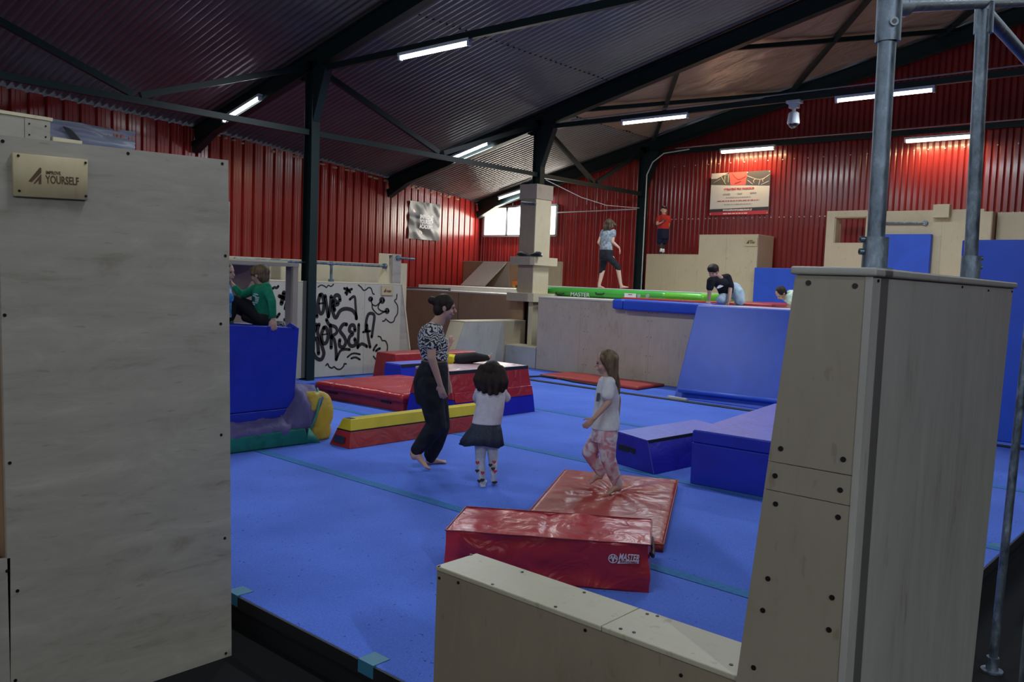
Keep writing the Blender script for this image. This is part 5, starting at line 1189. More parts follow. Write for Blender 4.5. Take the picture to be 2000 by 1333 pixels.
# hair with bun
c, (hf, hl, hu), k = w.hd
m = MB(); m.ell(c+hu*.036-hf*.016, hl*.084, hf*.100, hu*.090, 22, 16); m.ell(c-hu*.02-hf*.050, hl*.074, hf*.060, hu*.080, 18, 12); m.ell(c+hl*.058+hu*.012+hf*.005, hl*.024, hf*.052, hu*.045, 12, 8); m.ell(c-hl*.058+hu*.012+hf*.005, hl*.024, hf*.052, hu*.045, 12, 8); m.ell(c+hu*.045-hf*.128, hl*.042, hf*.040, hu*.038, 14, 10); m.ell(c+hu*.03-hf*.10, hl*.03, hf*.04, hu*.03, 12, 8)
w.wear('hair', m, HDARK, .007, 2)
# zebra top
m = MB(); g = .014
m.loft([(J(848, 634), l*.115, f*.075), (J(844, 640), l*.178, f*.098)] + [(c_, a*(x+g), bb*(y+g)) for c_, x, y, a, bb in TW[1:4]] + [(J(849, 703), l*.155, f*.125)], 28)
m.limb([sN+(0, 0, .005), J(842, 672, -.215)], [.068, .062]); m.limb([sF, J(860, 672, .225)], [.066, .060]); m.limb([J(844, 643, -.1), J(844, 643, .1)], [.065, .065])
m.ell(J(862, 668, 0), l*.13, f*.062, UP*.06, 16, 10)
w.wear('zebra_top', m, stripes('zebra print', (.012, .011, .016), (.52, .50, .50), 9, 14), .008, 2)
m = MB(); m.limb([J(857, 625, -.07), J(866, 631, -.02), J(868, 632, .03)], [.008]*3, 8)
# trousers
m = MB(); BLK = cloth('black sweat cloth', (.012, .012, .017), (.020, .020, .027), 12, .85, bscale=5, bs=.9)
m.loft([(J(848, 708), l*.145, f*.118), (J(845, 722), l*.172, f*.145), (J(841, 745), l*.190, f*.162), (J(842, 768), l*.185, f*.160), (J(844, 790), l*.17, f*.15)], 26)
m.limb([hN, J(845, 790, -.10), J(853, 830, -.10), J(830, 860, -.11), J(815, 878, -.11)], [.125, .112, .098, .080, .062]); m.limb([J(815, 878, -.11), J(812, 886, -.11)], [.05, .046])
m.limb([hFa, J(853, 790, .09), J(860, 832, .10), J(850, 868, .115), J(842, 887, .12)], [.125, .112, .095, .082, .070]); m.limb([J(842, 889, .12), J(841, 896, .12)], [.052, .048])
w.wear('trousers', m, BLK, .009, 3)
m = MB(); m.loft([(J(848, 706), l*.150, f*.122), (J(848, 712), l*.152, f*.124)], 26); m.build('waistband', BLACK, w.root)
m = MB(); m.tube([J(871, 708, -.04), J(874, 722, -.04), J(874, 740, -.04), J(873, 757, -.04)], .004, 6); m.build('drawstring', BLACK, w.root)

# ---- girl seen from behind
w = Fig(onz(950, 950, 0), 'small girl in white shirt, dark skirt and heart print tights seen from behind')
J = w.J; f, l, u = w.face_axes(78); k = .86
w.head(J(962, 727, 0), w.face_axes(75), k)
b = w.skin
b.limb([J(959, 760), J(961, 742)], [.040, .040])
TW = [(J(958, 760), .11, .06, l, f), (J(958, 775), .118, .075, l, f), (J(957, 795), .108, .078, l, f), (J(953, 815), .104, .078, l, f), (J(950, 835), .115, .088, l, f), (J(949, 852), .11, .085, l, f)]
tors(b, TW)
b.limb([J(978, 765, .02), J(990, 781, .08), J(984, 757, .20)], [.034, .026, .018]); w.hand(J(984, 758, .20), J(975, 741, .24)-J(984, 758, .20), -FW, .72, .5, .1, 1)
b.limb([J(936, 765, .02), J(930, 783, .12), J(944, 762, .22)], [.034, .026, .018]); w.hand(J(944, 762, .22), J(954, 745, .25)-J(944, 762, .22), -FW, .72, .5, .1, -1)
t1 = onz(943, 958, 0); w.done(.006)
# tights as legs
TI, nt, bb_ = nmat('white tights'); bb_.inputs['Roughness'].default_value = .7
TI = cloth('white tights', (.52, .52, .54), (.60, .60, .62), 40)
m = MB(); m.limb([J(940, 850, 0), J(938, 900, -.01), J(942, 940, -.01)], [.062, .043, .028]); m.limb([J(942, 940, -.01), J(943, 950, -.02)], [.028, .026])
h1 = onz(943, 951, 0)+FW*.02; m.loft([(h1+(0, 0, .025), RT*.026, UP*.025), (h1+FW*.06+(0, 0, .022), RT*.030, UP*.022), (h1+FW*.13+(0, 0, .014), RT*.033, UP*.014), (h1+FW*.16+(0, 0, .010), RT*.022, UP*.009)], 14); m.limb([J(942, 944, -.01), h1+(0, 0, .03)], [.028, .027])
m.limb([J(961, 850, .02), J(963, 898, .02), J(964, 926, -.02)], [.062, .043, .028]); m.limb([J(964, 926, -.02), J(964, 938, .0), J(966, 945, .08)], [.027, .026, .022])
w.wear('tights', m, TI, .006, 2, 'white tights printed with hearts')
def heart(p, n_, up_, s_, mat, par):
    n_ = nrmz(n_); r_ = nrmz(np.cross(up_, n_)); q = []
    for t_ in np.linspace(0, 2*pi, 21)[:-1]:
        x = 16*math.sin(t_)**3; y = 13*math.cos(t_)-5*math.cos(2*t_)-2*math.cos(3*t_)-math.cos(4*t_); q.append(np.array(p)+r_*x*s_/32+np.array(up_)*y*s_/32)
    MB().prism(q, n_*.012).build('printed_heart', mat, par)
HR_, HB_ = plain('heart red', (.45, .03, .06), .6), plain('heart black', (.015, .015, .02), .6)
for px, py, mt_ in ((932.5, 904, HR_), (932, 920, HB_), (943, 924, HR_), (942.5, 938, HB_), (936, 940, HB_), (965, 903, HR_), (963, 916, HB_), (958, 909, HB_), (967, 921, HR_)):
    heart(J(px, py, -.062 if py < 915 else -.052), -FW, UP, .036, mt_, w.root)
for x0_, y0_, d0 in ((943, 953, -.03), (966, 942, -.01)):
    MB().ell(J(x0_, y0_, d0), RT*.026, FW*.02, UP*.014, 10, 8).build('sock_patch', HB_, w.root, smooth=True)
m = MB(); g = .012; m.loft([(J(958, 757), l*.085, f*.055), (J(958, 762), l*.122, f*.07)] + [(c_, a*(x+g+.006*i), bb*(y+g+.006*i)) for i, (c_, x, y, a, bb) in enumerate(TW[1:4])] + [(J(950, 828), l*.130, f*.105)], 24)
m.limb([J(978, 765, .02), J(989, 777, .06)], [.044, .040]); m.limb([J(937, 765, .02), J(931, 777, .08)], [.044, .038])
w.wear('shirt', m, cloth('white pink shirt', (.56, .52, .56), (.62, .57, .61), 20, bscale=10, bs=.5), .007, 3)
mb = MB()
for i in range(6): mb.limb([J(973.5, 803+i*5, -.04), J(975, 802+i*5, .0)], [.006, .006], 6)
mb.build('shirt_print', plain('teal print', (.05, .35, .38), .6), w.root)
mb = MB(); n_ = 60; rings = []
for j, (py, rx, ry, cx) in enumerate(((826, .122, .098, 950), (838, .140, .112, 948), (852, .165, .13, 944), (868, .190, .145, 940))):
    wv = .0 if j == 0 else .012*j/3
    rings.append([J(cx, py) + l*(rx+wv*math.sin(a*11+1.*math.sin(a*3)))*math.cos(a) + f*(ry+wv*math.sin(a*11+1.*math.sin(a*3)))*math.sin(a) + UP*(.012*math.sin(a*3+.5)*(j/3)) for a in np.linspace(0, 2*pi, n_, endpoint=False)])
mb.rings(rings + [[p*.97 + np.mean(rings[-1], axis=0)*.03 for p in rings[-1]]], cap=True)
def sparkle():
    m, nt, b = nmat('dark blue glitter cloth'); b.inputs['Roughness'].default_value = .7
    v = N(nt, 'ShaderNodeTexVoronoi', Scale=110.); nt.links.new(coords(nt), v.inputs['Vector']); cr = ramp(nt, v.outputs['Distance'], [(.08, (.25, .30, .38)), (.16, (.016, .024, .045))]); nt.links.new(cr, b.inputs['Base Color']); return m
mb.build('skirt', sparkle(), w.root, smooth=True)
c, (hf, hl, hu), k = w.hd
m = MB(); m.ell(c+hu*.022*k-hf*.02*k, hl*.098*k, hf*.108*k, hu*.100*k, 22, 16)
for dx, ln_, dd in ((-.075, .19, .02), (-.045, .21, -.02), (-.01, .215, -.035), (.03, .205, -.03), (.065, .19, .0), (.085, .17, .04), (-.09, .16, .05)):
    m.limb([c+hu*.03*k+hl*dx*.9-hf*.05*k, c-hu*.07+hl*dx*1.35-hf*(.065-.2*max(0, dd)), c-hu*(ln_-.04)+hl*dx*1.45-hf*(.065-dd*.8)], [.045, .042, .022])
m.ell(c-hu*.07-hf*.035, hl*.118, hf*.085, hu*.125, 20, 14); m.ell(c-hu*.12-hf*.03, hl*.130, hf*.075, hu*.06, 20, 14)
w.wear('hair', m, HDARK, .008, 8)

# ---- child in pink trousers stepping on the mat
w = Fig(onz(1200, 964, .045), 'long haired girl in white shirt and pink tie dye trousers stepping on the red mat')
J = w.J; f, l, u = w.face_axes(172); k = .90
w.head(J(1184, 708, 0), w.face_axes(176, -8), k)
b = w.skin
b.limb([J(1187, 742), J(1186, 722)], [.045, .043])
TW = [(J(1187, 741), .115, .062, l, f), (J(1187, 755), .125, .078, l, f), (J(1186, 775), .118, .086, l, f), (J(1184, 800), .108, .082, l, f), (J(1182, 825), .12, .095, l, f), (J(1181, 850), .125, .10, l, f)]
tors(b, TW)
b.limb([J(1190, 748, -.115), J(1189, 786, -.16), J(1160, 818, -.20)], [.036, .028, .020]); w.hand(J(1160, 818, -.2), J(1148, 829, -.2)-J(1160, 818, -.2), FW, .74, .4, .12, 1)
b.limb([J(1190, 748, .115), J(1207, 780, .17), J(1206, 812, .16)], [.036, .028, .020]); w.hand(J(1206, 812, .16), J(1203, 828, .14)-J(1206, 812, .16), -FW, .74, .5, .12, -1)
heel = J(1212, 958.5, -.02); toe = J(1183, 968, -.04); heel[2] = max(heel[2], .05); w.foot(heel, toe, .86); b.limb([J(1206, 940, 0), heel + (toe-heel)*.18 + UP*.03], [.030, .029])
h2, t2 = J(1176, 934, .10), J(1152, 945, .10); w.foot(h2, t2, .80, up=nrmz(UP-RT*.2)); b.limb([J(1172, 918, .10), h2+(t2-h2)*.15+UP*.02], [.028, .026])
w.done(.006)
TD = cloth('pink tie dye', (.62, .58, .62), (.50, .22, .27), 9, .8, .44, .58, 4., 1.2, 9, .6)
m = MB(); m.loft([(J(1182, 828), l*.125, f*.10), (J(1181, 848), l*.135, f*.112), (J(1180, 862), l*.13, f*.108)], 22)
m.limb([J(1185, 852, -.055), J(1187, 895, -.05), J(1198, 925, -.02), J(1206, 946, .0)], [.085, .066, .055, .044]); m.limb([J(1206, 946, 0), J(1207, 953, 0)], [.038, .036])
m.limb([J(1174, 850, .06), J(1151, 884, .08), J(1163, 905, .09), J(1173, 922, .10)], [.083, .064, .054, .044])
w.wear('trousers', m, TD, .008, 2)
m = MB(); g = .013; m.loft([(J(1188, 736), l*.075, f*.055), (J(1187, 742), l*.122, f*.074)] + [(c_, a*(x+g), bb*(y+g+.004*i)) for i, (c_, x, y, a, bb) in enumerate(TW[1:4])] + [(J(1183, 820), l*.13, f*.118), (J(1182, 838), l*.135, f*.122)], 24)
m.limb([J(1190, 748, -.11), J(1187, 772, -.15)], [.052, .052]); m.limb([J(1190, 748, .11), J(1200, 770, .15)], [.05, .05])
w.wear('shirt', m, cloth('white cotton shirt', (.58, .58, .60), (.64, .64, .66), 20, bscale=9, bs=.6), .007, 3)
c, (hf, hl, hu), k = w.hd
m = MB(); m.ell(c+hu*.030*k-hf*.022*k, hl*.086*k, hf*.100*k, hu*.092*k, 22, 16); m.ell(c-hu*.02*k-hf*.045*k, hl*.082*k, hf*.062*k, hu*.09*k, 18, 12)
for q in (-.055, -.02, .02, .055):
    m.limb([c+hu*.02-hf*.06+hl*q, J(1199, 730, 0)+hl*q*1.1, J(1205, 750, 0)+hl*q, J(1208, 768, 0)+hl*q*.7], [.044, .036, .028, .012])
m.limb([c+hu*.05*k+hf*.03*k-hl*-.07*k, c-hu*.05*k-hf*.01*k+hl*.082*k, J(1194, 738, -.05)], [.022, .020, .016])
w.wear('hair', m, HBL, .007, 3)
m = MB(); m.prism([J(1166, 768, -.085), J(1171, 768, -.10), J(1169, 784, -.11), J(1164, 784, -.095)], -FW*.025); m.build('shirt_print', plain('grey print', (.05, .05, .08), .6), w.root)

# ---- girl walking on the air track
zg = PZ+.031+.205
bp_ = np.array(ony(1195, 562, 15.2)); bp_[2] = zg
w = Fig(bp_, 'girl in grey shirt and black leggings walking barefoot on the green air track')
J = w.J; f, l, u = w.face_axes(40); k = .98
w.head(J(1191, 438, 0), w.face_axes(50), k)
b = w.skin; b.limb([J(1188, 452), J(1190, 443)], [.048, .045])
TW = [(J(1188, 452), .14, .07, l, f), (J(1187, 458), .15, .085, l, f), (J(1186, 470), .14, .09, l, f), (J(1184, 482), .135, .09, l, f), (J(1184, 495), .15, .105, l, f), (J(1184, 502), .15, .11, l, f)]
tors(b, TW)
b.limb([J(1199, 453, -.1), J(1196.5, 473, -.12), J(1209, 484, -.08)], [.042, .034, .024]); w.hand(J(1209.5, 484.5, -.08), J(1212, 494, -.06)-J(1209.5, 484.5, -.08), -RT, .9, .5, .1, 1)
b.limb([J(1178, 453, .1), J(1169.5, 474, .12), J(1178, 484, .22)], [.042, .034, .024]); w.hand(J(1178, 484, .22), RT, -FW, .9, .5, .1, -1)
def toz(p, z): p = np.array(p); p[2] = z; return p
fA = toz(J(1168, 562, .05), zg); b.limb([J(1180, 500, .07), J(1177, 528, .06), J(1170.5, 556, .05)], [.085, .055, .033]); w.foot(fA, fA+RT*.16+FW*.08, .9); b.limb([J(1170.5, 556, .05), fA+UP*.04+RT*.03], [.033, .034])
fB = toz(J(1211, 562, -.05), zg+.01); b.limb([J(1189, 500, -.07), J(1207, 523, -.07), J(1212, 553, -.05)], [.085, .055, .033]); w.foot(fB, fB+RT*.20+FW*.05+UP*.03, .9, ); b.limb([J(1212, 553, -.05), fB+UP*.045+RT*.03], [.033, .034])
w.done(.010, SKINW)
m = MB(); m.loft([(J(1184, 488), l*.165, f*.125), (J(1184, 500), l*.178, f*.138), (J(1184, 506), l*.175, f*.135), (J(1184, 509), l*.15, f*.11)], 20); m.limb([J(1180, 502, .07), J(1177, 526, .06), J(1174.5, 531, .06)], [.092, .062, .055]); m.limb([J(1189, 502, -.07), J(1206, 521, -.07), J(1208, 526, -.07)], [.092, .062, .055])
w.wear('leggings', m, BLK, .011, 2)
m = MB(); g = .016; m.loft([(J(1188, 449), l*.09, f*.06)] + [(c_, a*(x+g), bb*(y+g)) for c_, x, y, a, bb in TW[:5]], 22); m.limb([J(1198.5, 453, -.09), J(1198, 460, -.11)], [.056, .056]); m.limb([J(1178.5, 453, .09), J(1175.5, 461, .11)], [.056, .056])
w.wear('shirt', m, cloth('heather grey shirt', (.16, .19, .22), (.34, .38, .42), 16, .8, det=6.), .010, 3)
c, (hf, hl, hu), k = w.hd
m = MB(); m.ell(c+hu*.03-hf*.02, hl*.088, hf*.100, hu*.09, 20, 14)
for q in (-.05, 0, .05): m.limb([c+hu*.02-hf*.05+hl*q, c-hu*.07-hf*.07+hl*q*1.2, c-hu*.15-hf*.075+hl*q*1.1], [.05, .045, .026])
m.limb([c+hu*.03+RT*.05, c-hu*.02+RT*.12-FW*.03, c-hu*.03+RT*.17-FW*.03], [.05, .028, .010])
w.wear('hair', m, HBR, .010, 2)

# ---- boy in red shirt on the box
zb3 = 2.566; bp_ = np.array(ony(1296, 495, 17.95)); bp_[2] = zb3
w = Fig(bp_, 'boy in red shirt and dark shorts standing high on a plywood box')
J = w.J; f, l, u = w.face_axes(265); k = .92
w.head(J(1296.5, 410.5, 0), w.face_axes(262, -4), k)
b = w.skin; b.limb([J(1296.5, 422), J(1296.5, 415)], [.042, .040])
TW = [(J(1296.5, 422), .115, .06, l, f), (J(1296.5, 428), .125, .075, l, f), (J(1296, 438), .12, .078, l, f), (J(1295, 450), .12, .085, l, f), (J(1294.5, 460), .12, .085, l, f)]
tors(b, TW)
b.limb([J(1286, 425), J(1283.5, 438, -.04), J(1290, 436, -.16)], [.036, .028, .020]); w.hand(J(1290, 436, -.16), J(1294, 434, -.16)-J(1290, 436, -.16), UP, .72, .9, .1, 1)
b.limb([J(1307, 425), J(1305.5, 440, .02), J(1303, 452, -.03)], [.036, .028, .020]); w.hand(J(1303, 452, -.03), J(1300, 458, -.04)-J(1303, 452, -.03), FW, .72, .6, .1, -1)
w.done(.009, SKINW)
m = MB(); m.limb([J(1291, 462), J(1291, 476), J(1291, 488)], [.06, .045, .034]); m.limb([J(1297, 462, .06), J(1295.5, 476, .07), J(1294, 488, .07)], [.06, .045, .034]); w.wear('leggings', m, plain('grey leggings', (.03, .035, .042), .8), .009, 2)
for px, dd, nm in ((1291, -.02, 'l'), (1295, .06, 'r')):
    hp = toz(J(px, 495, dd), zb3); 
    m = MB(); m.limb([hp+UP*.12, hp+UP*.06], [.036, .036]); w.wear('sock', m, WHITE, .009, 1)
    m = MB(); m.loft([(hp-f*.05+UP*.035, l*.030, UP*.033), (hp+f*.02+UP*.04, l*.036, UP*.038), (hp+f*.10+UP*.025, l*.040, UP*.023), (hp+f*.15+UP*.018, l*.028, UP*.014)], 14); w.wear('shoe', m, plain('dark shoe', (.012, .014, .03), .6), .009, 1)
m = MB(); m.loft([(J(1295.5, 447), l*.138, f*.105), (J(1295, 462), l*.145, f*.115), (J(1295, 467), l*.14, f*.105)], 20); m.limb([J(1289, 457, 0), J(1288.5, 472, 0)], [.075, .075]); m.limb([J(1298.5, 457, 0), J(1298, 472, .03)], [.075, .075]); w.wear('shorts', m, cloth('navy shorts', (.010, .012, .035), None, 20), .011, 2)
m = MB(); g = .014; m.loft([(J(1296.5, 419.5), l*.065, f*.055)] + [(c_, a*(x+g), bb*(y+g)) for c_, x, y, a, bb in TW[:4]], 22); m.limb([J(1286.5, 425), J(1284.5, 432, -.01)], [.048, .047]); m.limb([J(1306.5, 425), J(1307, 432, 0)], [.048, .047]); w.wear('shirt', m, cloth('red cotton shirt', (.36, .025, .022), (.42, .03, .028), 14), .009, 3)
text_part('shirt_print', 'KERNEL'[:0] or 'xxxx', J(1290.5, 433, -.115), RT, (0, 0, 1), .06, plain('dark print r', (.08, .01, .012), .6), w.root, bold=.05, width=.14) if 0 else MB().prism([J(1291, 429, -.098), J(1302, 429, -.098), J(1302, 432.5, -.10), J(1291, 432.5, -.10)], -FW*.006).build('shirt_print', plain('dark print r', (.10, .015, .015), .6), w.root)
c, (hf, hl, hu), k = w.hd
m = MB(); m.ell(c+hu*.038*k-hf*.018*k, hl*.084*k, hf*.098*k, hu*.078*k, 20, 14); m.ell(c-hf*.05*k, hl*.074*k, hf*.05*k, hu*.07*k, 14, 10); m.limb([c+hu*.07*k+hf*.07*k-hl*.04*k, c+hu*.05*k+hf*.08*k+hl*.04*k], [.022, .02]); w.wear('hair', m, HDARK, .009, 2)

# ---- kneeling boy in black shirt
bp_ = np.array(ony(1415, 591, 13.75)); bp_[2] = 1.51
w = Fig(bp_, 'teenage boy in black shirt and pale jeans crouching on top of the blue ramp')
J = w.J; k = 1.02; f, l, u = w.face_axes(225)
w.head(J(1393, 531, -.08), w.face_axes(232, -22), k)
b = w.skin; b.limb([J(1408, 545, .02), J(1399, 538, -.04)], [.058, .052])
cN = J(1405, 548, .0); tl = nrmz(J(1424, 541, .12)-J(1388, 552, -.12)) 
def sec(px, py, d, a, bb): 
    c_ = J(px, py, d); return c_
ax_ = nrmz(J(1436, 562, .25)-J(1404, 546, .0)); fr_ = nrmz(np.cross(ax_, tl)); 
b.loft([(J(1405, 547, .02), tl*.17, fr_*.08), (J(1411, 553, .06), tl*.17, fr_*.11), (J(1420, 562, .14), tl*.15, fr_*.11), (J(1429, 570, .2), tl*.15, fr_*.11)], 20)
hA = J(1384, 591.5, -.12); hA[2] = 1.525; hB = J(1424, 591, -.12); hB[2] = 1.525
b.limb([J(1389, 549, -.1), J(1386, 568, -.12), hA+UP*.06], [.05, .040, .028]); w.hand(hA+UP*.055, nrmz(-UP*.9-FW*.5), -UP, .95, .1, .2, 1)
b.limb([J(1421, 544, .05), J(1426, 566, -.02), hB+UP*.06], [.05, .040, .028]); w.hand(hB+UP*.055, nrmz(-UP*.8-RT*.6), -UP, .95, .3, .2, -1)
w.done(.009)
JEAN = cloth('pale blue jeans', (.30, .40, .50), (.42, .52, .62), 12, bscale=8, bs=.6)
m = MB(); kn = J(1446, 584, .0); kn[2] = 1.60
m.limb([J(1434, 566, .2), J(1441, 575, .10), kn], [.13, .125, .09]); m.limb([kn, toz(J(1440, 588, .35), 1.56)], [.085, .06]); m.limb([J(1424, 572, .2), toz(J(1408, 588, -.02), 1.60)], [.12, .085]); m.limb([toz(J(1408, 588, -.02), 1.60), toz(J(1415, 588, .35), 1.56)], [.085, .06])
m.v = [(x, y, max(z, 1.514)) for x, y, z in m.v]
w.wear('jeans', m, JEAN, .010, 2)
m = MB(); m.loft([(J(1403, 544, .01), tl*.13, fr_*.09), (J(1406, 547, .02), tl*.195, fr_*.12), (J(1411, 553, .05), tl*.20, fr_*.14), (J(1417, 562, .11), tl*.175, fr_*.13), (J(1421, 572, .14), tl*.18, fr_*.125)], 24)
m.limb([J(1396, 547, -.05), J(1389, 549.5, -.1), J(1386.5, 562, -.12)], [.08, .078, .066]); m.limb([J(1412, 545, .05), J(1420, 543.5, .05), J(1426, 557, .0)], [.08, .08, .068])
w.wear('shirt', m, cloth('black tee', (.008, .008, .014), (.013, .013, .02), 12), .009, 3)
mb = MB(); pts = [(1400, 563), (1403, 558.5), (1407, 557), (1413.5, 559), (1408, 562), (1402.5, 564)]; mb.prism([J(x, y, -.13) for x, y in pts], FW*.02); mb.build('shirt_print', WHITE, w.root)
c, (hf, hl, hu), k = w.hd
m = MB(); m.ell(c+hu*.055-hf*.008, hl*.100, hf*.108, hu*.085, 20, 14); m.ell(c-hf*.05+hu*.01, hl*.086, hf*.06, hu*.08, 14, 10)
m.ell(c+hu*.075+hf*.030, hl*.088, hf*.075, hu*.052, 16, 12); m.ell(c+hu*.055+hf*.055+hl*.02, hl*.06, hf*.045, hu*.035, 14, 10)
w.wear('hair', m, HDARK, .007, 5)

# ---- boy with pale green shirt, bending
bp_ = np.array(ony(1545, 592, 14.4)); bp_[2] = PZ+.03
w = Fig(bp_, 'boy in pale green shirt bending his head down, half hidden by the tall plywood block'); J = w.J
w.head(J(1525, 573, 0), w.face_axes(200, -48), .98)
w.skin.limb([J(1529, 580, .02), J(1540, 578, .02)], [.055, .06]); w.skin.loft([(J(1538, 578, .02), FW*.14, UP*.08), (J(1556, 580, .05), FW*.16, UP*.11), (J(1572, 586, .05), FW*.15, UP*.11)], 18)
w.skin.limb([J(1540, 583, -.12), J(1543, 592, -.14)], [.04, .03]); hnd = J(1543, 593, -.14); w.hand(hnd, -UP, FW, .9, .3, .1, 1); w.done(.010)
m = MB(); m.loft([(J(1534, 580, .02), FW*.10, nrmz(UP+RT*.3)*.08), (J(1540, 580, .02), FW*.17, UP*.12), (J(1556, 581, .05), FW*.175, UP*.13), (J(1576, 587, .05), FW*.165, UP*.125)], 20); m.limb([J(1542, 580, -.11), J(1543, 589, -.13)], [.065, .06]); w.wear('shirt', m, cloth('pale green shirt', (.45, .56, .45), (.52, .62, .52), 12), .010, 2)
m = MB(); m.limb([J(1572, 588, .0), toz(J(1560, 590, -.05), PZ+.13)], [.12, .08]); m.limb([toz(J(1560, 590, -.05), PZ+.11), toz(J(1580, 590, .2), PZ+.10)], [.07, .06]); w.wear('trousers', m, BLK, .011, 2)
c, (hf, hl, hu), k = w.hd
m = MB(); m.ell(c+hu*.03-hf*.022, hl*.088, hf*.100, hu*.088, 20, 14); m.ell(c-hu*.02-hf*.045, hl*.078, hf*.06, hu*.07, 14, 10); w.wear('hair', m, HDARK, .009, 2)

# ---- boy in green sitting on the blue block
bp_ = np.array((bx-.22, onx(505, 630, bx-.22)[1], TOPZ))
w = Fig(bp_, 'boy in green long sleeved shirt sitting on the blue block'); J = w.J; k = .93
w.head(J(507, 537, 0), w.face_axes(165, -6), k)
b = w.skin; b.limb([J(510, 558, .0), J(508, 546, 0)], [.044, .043])
f, l, u = w.face_axes(200)
TW = [(J(510, 560), .125, .06, l, f), (J(511, 570), .135, .08, l, f), (J(512, 585), .125, .085, l, f), (J(513, 603), .12, .09, l, f), (J(514, 622), .13, .10, l, f)]
tors(b, TW)
wr = J(534, 622, -.14)
b.limb([J(520, 562, -.09), J(533, 590, -.14), wr], [.038, .030, .022]); w.hand(wr, nrmz(-UP*.85+RT*.15-FW*.3), -RT*.2+FW, .85, .55, .12, 1)
b.limb([J(498, 564, .08), J(470, 578, .06), J(455, 557, .05)], [.038, .030, .022]); w.hand(J(454, 555, .05), nrmz(-RT*.5+UP*.8), -RT, .8, .4, .12, -1)
w.done(.007)
m = MB(); g = .014; m.loft([(J(509, 555), l*.07, f*.055)] + [(c_, a*(x+g), bb*(y+g+.003*i)) for i, (c_, x, y, a, bb) in enumerate(TW)] , 22)
m.limb([J(520, 562, -.09), J(531, 588, -.14), J(533.5, 617, -.14)], [.055, .043, .034]); m.limb([J(499, 565, .08), J(472, 578, .06), J(460, 563, .05)], [.052, .042, .034])
m.v = [(x, y, max(z, TOPZ+.004)) for x, y, z in m.v]
w.wear('shirt', m, cloth('green jersey', (.008, .16, .085), (.012, .21, .115), 10, bscale=9, bs=.7), .008, 3)
mb = MB()
for i in range(7): mb.limb([J(492+random.random()*9, 575+i*3.2, -.13), J(497+random.random()*9, 576+i*3.2, -.13)], [.008, .008], 6)
mb.build('shirt_print', plain('white print g', (.4, .5, .5), .6), w.root)
m = MB(); kn = J(462, 588, -.03); m.limb([J(514, 620, -.05), J(490, 603, -.04), kn], [.095, .082, .062]); m.limb([kn, J(449, 622, -.05)], [.060, .045]); kn2 = J(455, 598, .12); m.limb([J(514, 622, .07), kn2], [.09, .06]); m.limb([kn2, J(438, 624, .12)], [.058, .045])
m.limb([J(505, 624, -.02), J(480, 620, -.02)], [.07, .05])
m.v = [(x, y, max(z, TOPZ+.004)) for x, y, z in m.v]
w.wear('trousers', m, plain('black cotton', (.008, .008, .010), .85), .009, 2)
for q, (px, d) in enumerate(((446, -.05), (434, .12))):
    fo = toz(J(px, 628, d), TOPZ); m = MB(); m.loft([(fo+RT*.05+UP*.035, FW*.03, UP*.033), (fo-RT*.02+UP*.035, FW*.032, UP*.033), (fo-RT*.10+UP*.02, FW*.036, UP*.018), (fo-RT*.14+UP*.015, FW*.024, UP*.012)], 14); w.wear('sock', m, plain('green sock', (.05, .16, .09), .8), .008, 1)
c, (hf, hl, hu), k = w.hd
m = MB(); m.ell(c+hu*.034*k-hf*.018*k, hl*.092*k, hf*.106*k, hu*.088*k, 22, 16); m.ell(c-hu*.02*k-hf*.05*k, hl*.080*k, hf*.062*k, hu*.08*k, 18, 12); m.limb([c+hu*.06*k+hf*.065*k+hl*.03*k, c+hu*.02*k+hf*.05*k+hl*.075*k], [.03, .02]); w.wear('hair', m, HBL2 if 'HBL2' in globals() else hairm('light brown hair', (.07, .045, .025), (.18, .125, .07)), .007, 2)
MB().tube([toz(J(541, 628, .1), TOPZ)+(0, 0, .03), toz(J(556, 628, .1), TOPZ)+(0, 0, .03)], [.035, .03], 12).build('chequered_sock', stripes('black white check', (.02, .02, .02), (.5, .5, .5), 20, 12), label='black and white patterned sock lying on the right end of the blue block', cat='sock', smooth=True)
p = toz(J(567, 631, .05), TOPZ); mb = MB(); mb.prism([p+RT*-.06, p+RT*.08+(0, 0, .0), p+RT*.0+(0, 0, .05)], FW*.03); mb.build('blue_strap', VBLUE, label='small blue strap sticking up from the right end of the blue block', cat='strap')

# ---- second boy, mostly hidden by the left panel
bp_ = np.array((bx-.25, onx(432, 630, bx-.25)[1], TOPZ))
w = Fig(bp_, 'boy in blue shirt facing the boy in green, mostly hidden by the left panel'); J = w.J
w.head(J(441, 532, .05), w.face_axes(-15, 0), .93); f, l, u = w.face_axes(0)
w.skin.limb([J(436, 556, .05), J(438, 544, .05)], [.044, .043]); TW = [(J(434, 558, .05), .125, .06, l, f), (J(432, 575, .05), .13, .085, l, f), (J(430, 600, .05), .12, .09, l, f), (J(429, 620, .05), .13, .10, l, f)]; tors(w.skin, TW)
w.skin.limb([J(436, 562, -.08), J(444, 585, -.12), J(440, 600, -.10)], [.036, .028, .02]); w.hand(J(440, 600, -.1), -UP, -RT, .8, .4, .1, 1); w.done(.008)
m = MB(); m.loft([(J(435, 553, .05), l*.07, f*.055)] + [(c_, a*(x+.015), bb*(y+.015)) for c_, x, y, a, bb in TW], 20); m.limb([J(436, 562, -.08), J(446, 582, -.12)], [.055, .055]); m.v = [(x, y, max(z, TOPZ+.004)) for x, y, z in m.v]; w.wear('shirt', m, cloth('blue print shirt', (.03, .20, .45), (.35, .5, .6), 14, lo=.5, hi=.6), .008, 2)
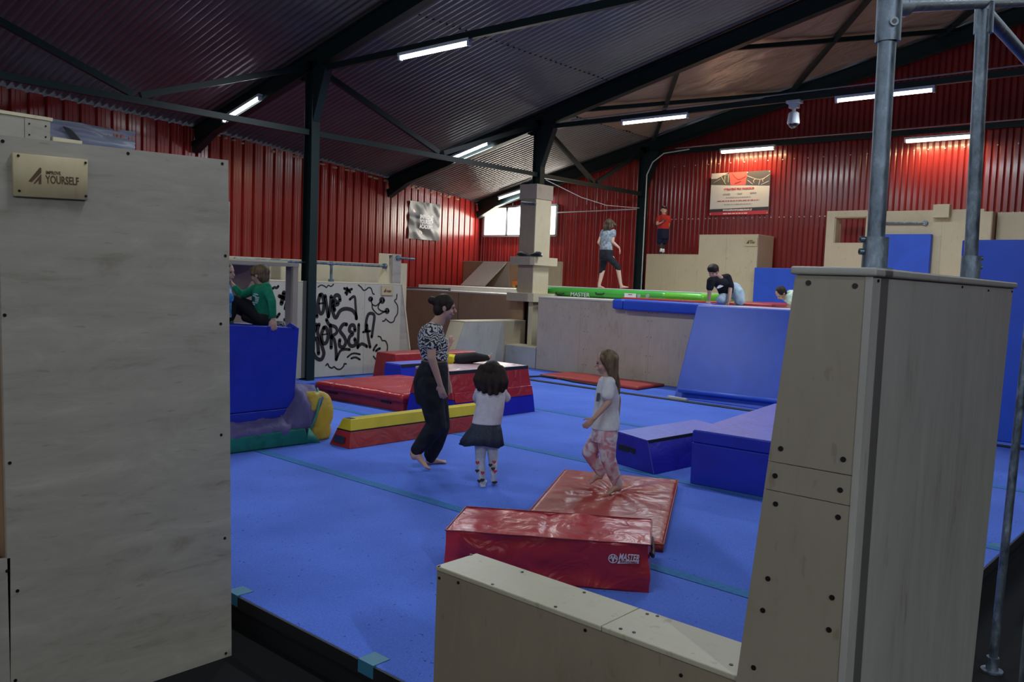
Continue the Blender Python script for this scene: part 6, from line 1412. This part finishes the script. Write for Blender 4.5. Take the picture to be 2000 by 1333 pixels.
m = MB(); m.limb([J(430, 618, -.03), J(418, 600, -.03), J(425, 622, -.05)], [.08, .065, .05]); m.v = [(x, y, max(z, TOPZ+.004)) for x, y, z in m.v]; w.wear('trousers', m, BLK, .009, 2)
c, (hf, hl, hu), k = w.hd
m = MB(); m.ell(c+hu*.042*k-hf*.020*k, hl*.086*k, hf*.100*k, hu*.080*k, 20, 14); m.ell(c-hu*.0*k-hf*.05*k, hl*.078*k, hf*.06*k, hu*.07*k, 14, 10); w.wear('hair', m, HBL, .008, 2)

# ---- child tumbling over the stack behind the woman
bp_ = np.array((-8.2, onx(905, 712, -8.2)[1], .635))
w = Fig(bp_, 'child in yellow shirt and black trousers rolling over the stack behind the woman'); J = w.J
# lying with the legs stretched to the right
w.head(J(852, 712, .1), w.face_axes(180, 60), .88)
b = w.skin; b.limb([J(858, 708, .08), J(866, 706, .05)], [.045, .06]); b.loft([(J(864, 706, .04), FW*.10, UP*.06), (J(874, 705, .04), FW*.12, UP*.08), (J(888, 705, .03), FW*.12, UP*.085)], 16)
b.limb([J(868, 702, -.08), J(874, 682, -.06), J(880, 672, -.05)], [.032, .026, .02]); w.hand(J(880, 672, -.05), UP, FW, .75, .4, .15, 1)
b.limb([J(950, 699, .02), J(958, 697, .02)], [.030, .028]); w.foot(J(955, 703, .02), J(962, 690, .02), .55, up=-RT); w.done(.008)
m = MB(); m.loft([(J(862, 706, .04), FW*.11, UP*.07), (J(874, 705, .04), FW*.135, UP*.095), (J(889, 706, .03), FW*.13, UP*.095)], 18); m.limb([J(868, 702, -.08), J(871, 692, -.07)], [.05, .045]); w.wear('shirt', m, cloth('yellow shirt', (.62, .50, .03), (.70, .58, .05), 12), .009, 2)
m = MB(); m.loft([(J(886, 707, .03), FW*.13, UP*.09), (J(900, 704, .03), FW*.13, UP*.09)], 16); m.limb([J(898, 703, -.04), J(926, 697, -.03), J(952, 699.5, .02)], [.085, .060, .040]); m.limb([J(898, 705, .08), J(924, 701, .10), J(946, 701, .12)], [.08, .058, .038]); w.wear('trousers', m, plain('black cotton 2', (.008, .008, .009), .85), .009, 2)
c, (hf, hl, hu), k = w.hd
m = MB(); m.ell(c+hu*.034*k-hf*.018*k, hl*.09*k, hf*.10*k, hu*.085*k, 20, 14); w.wear('hair', m, HBR, .008, 2)
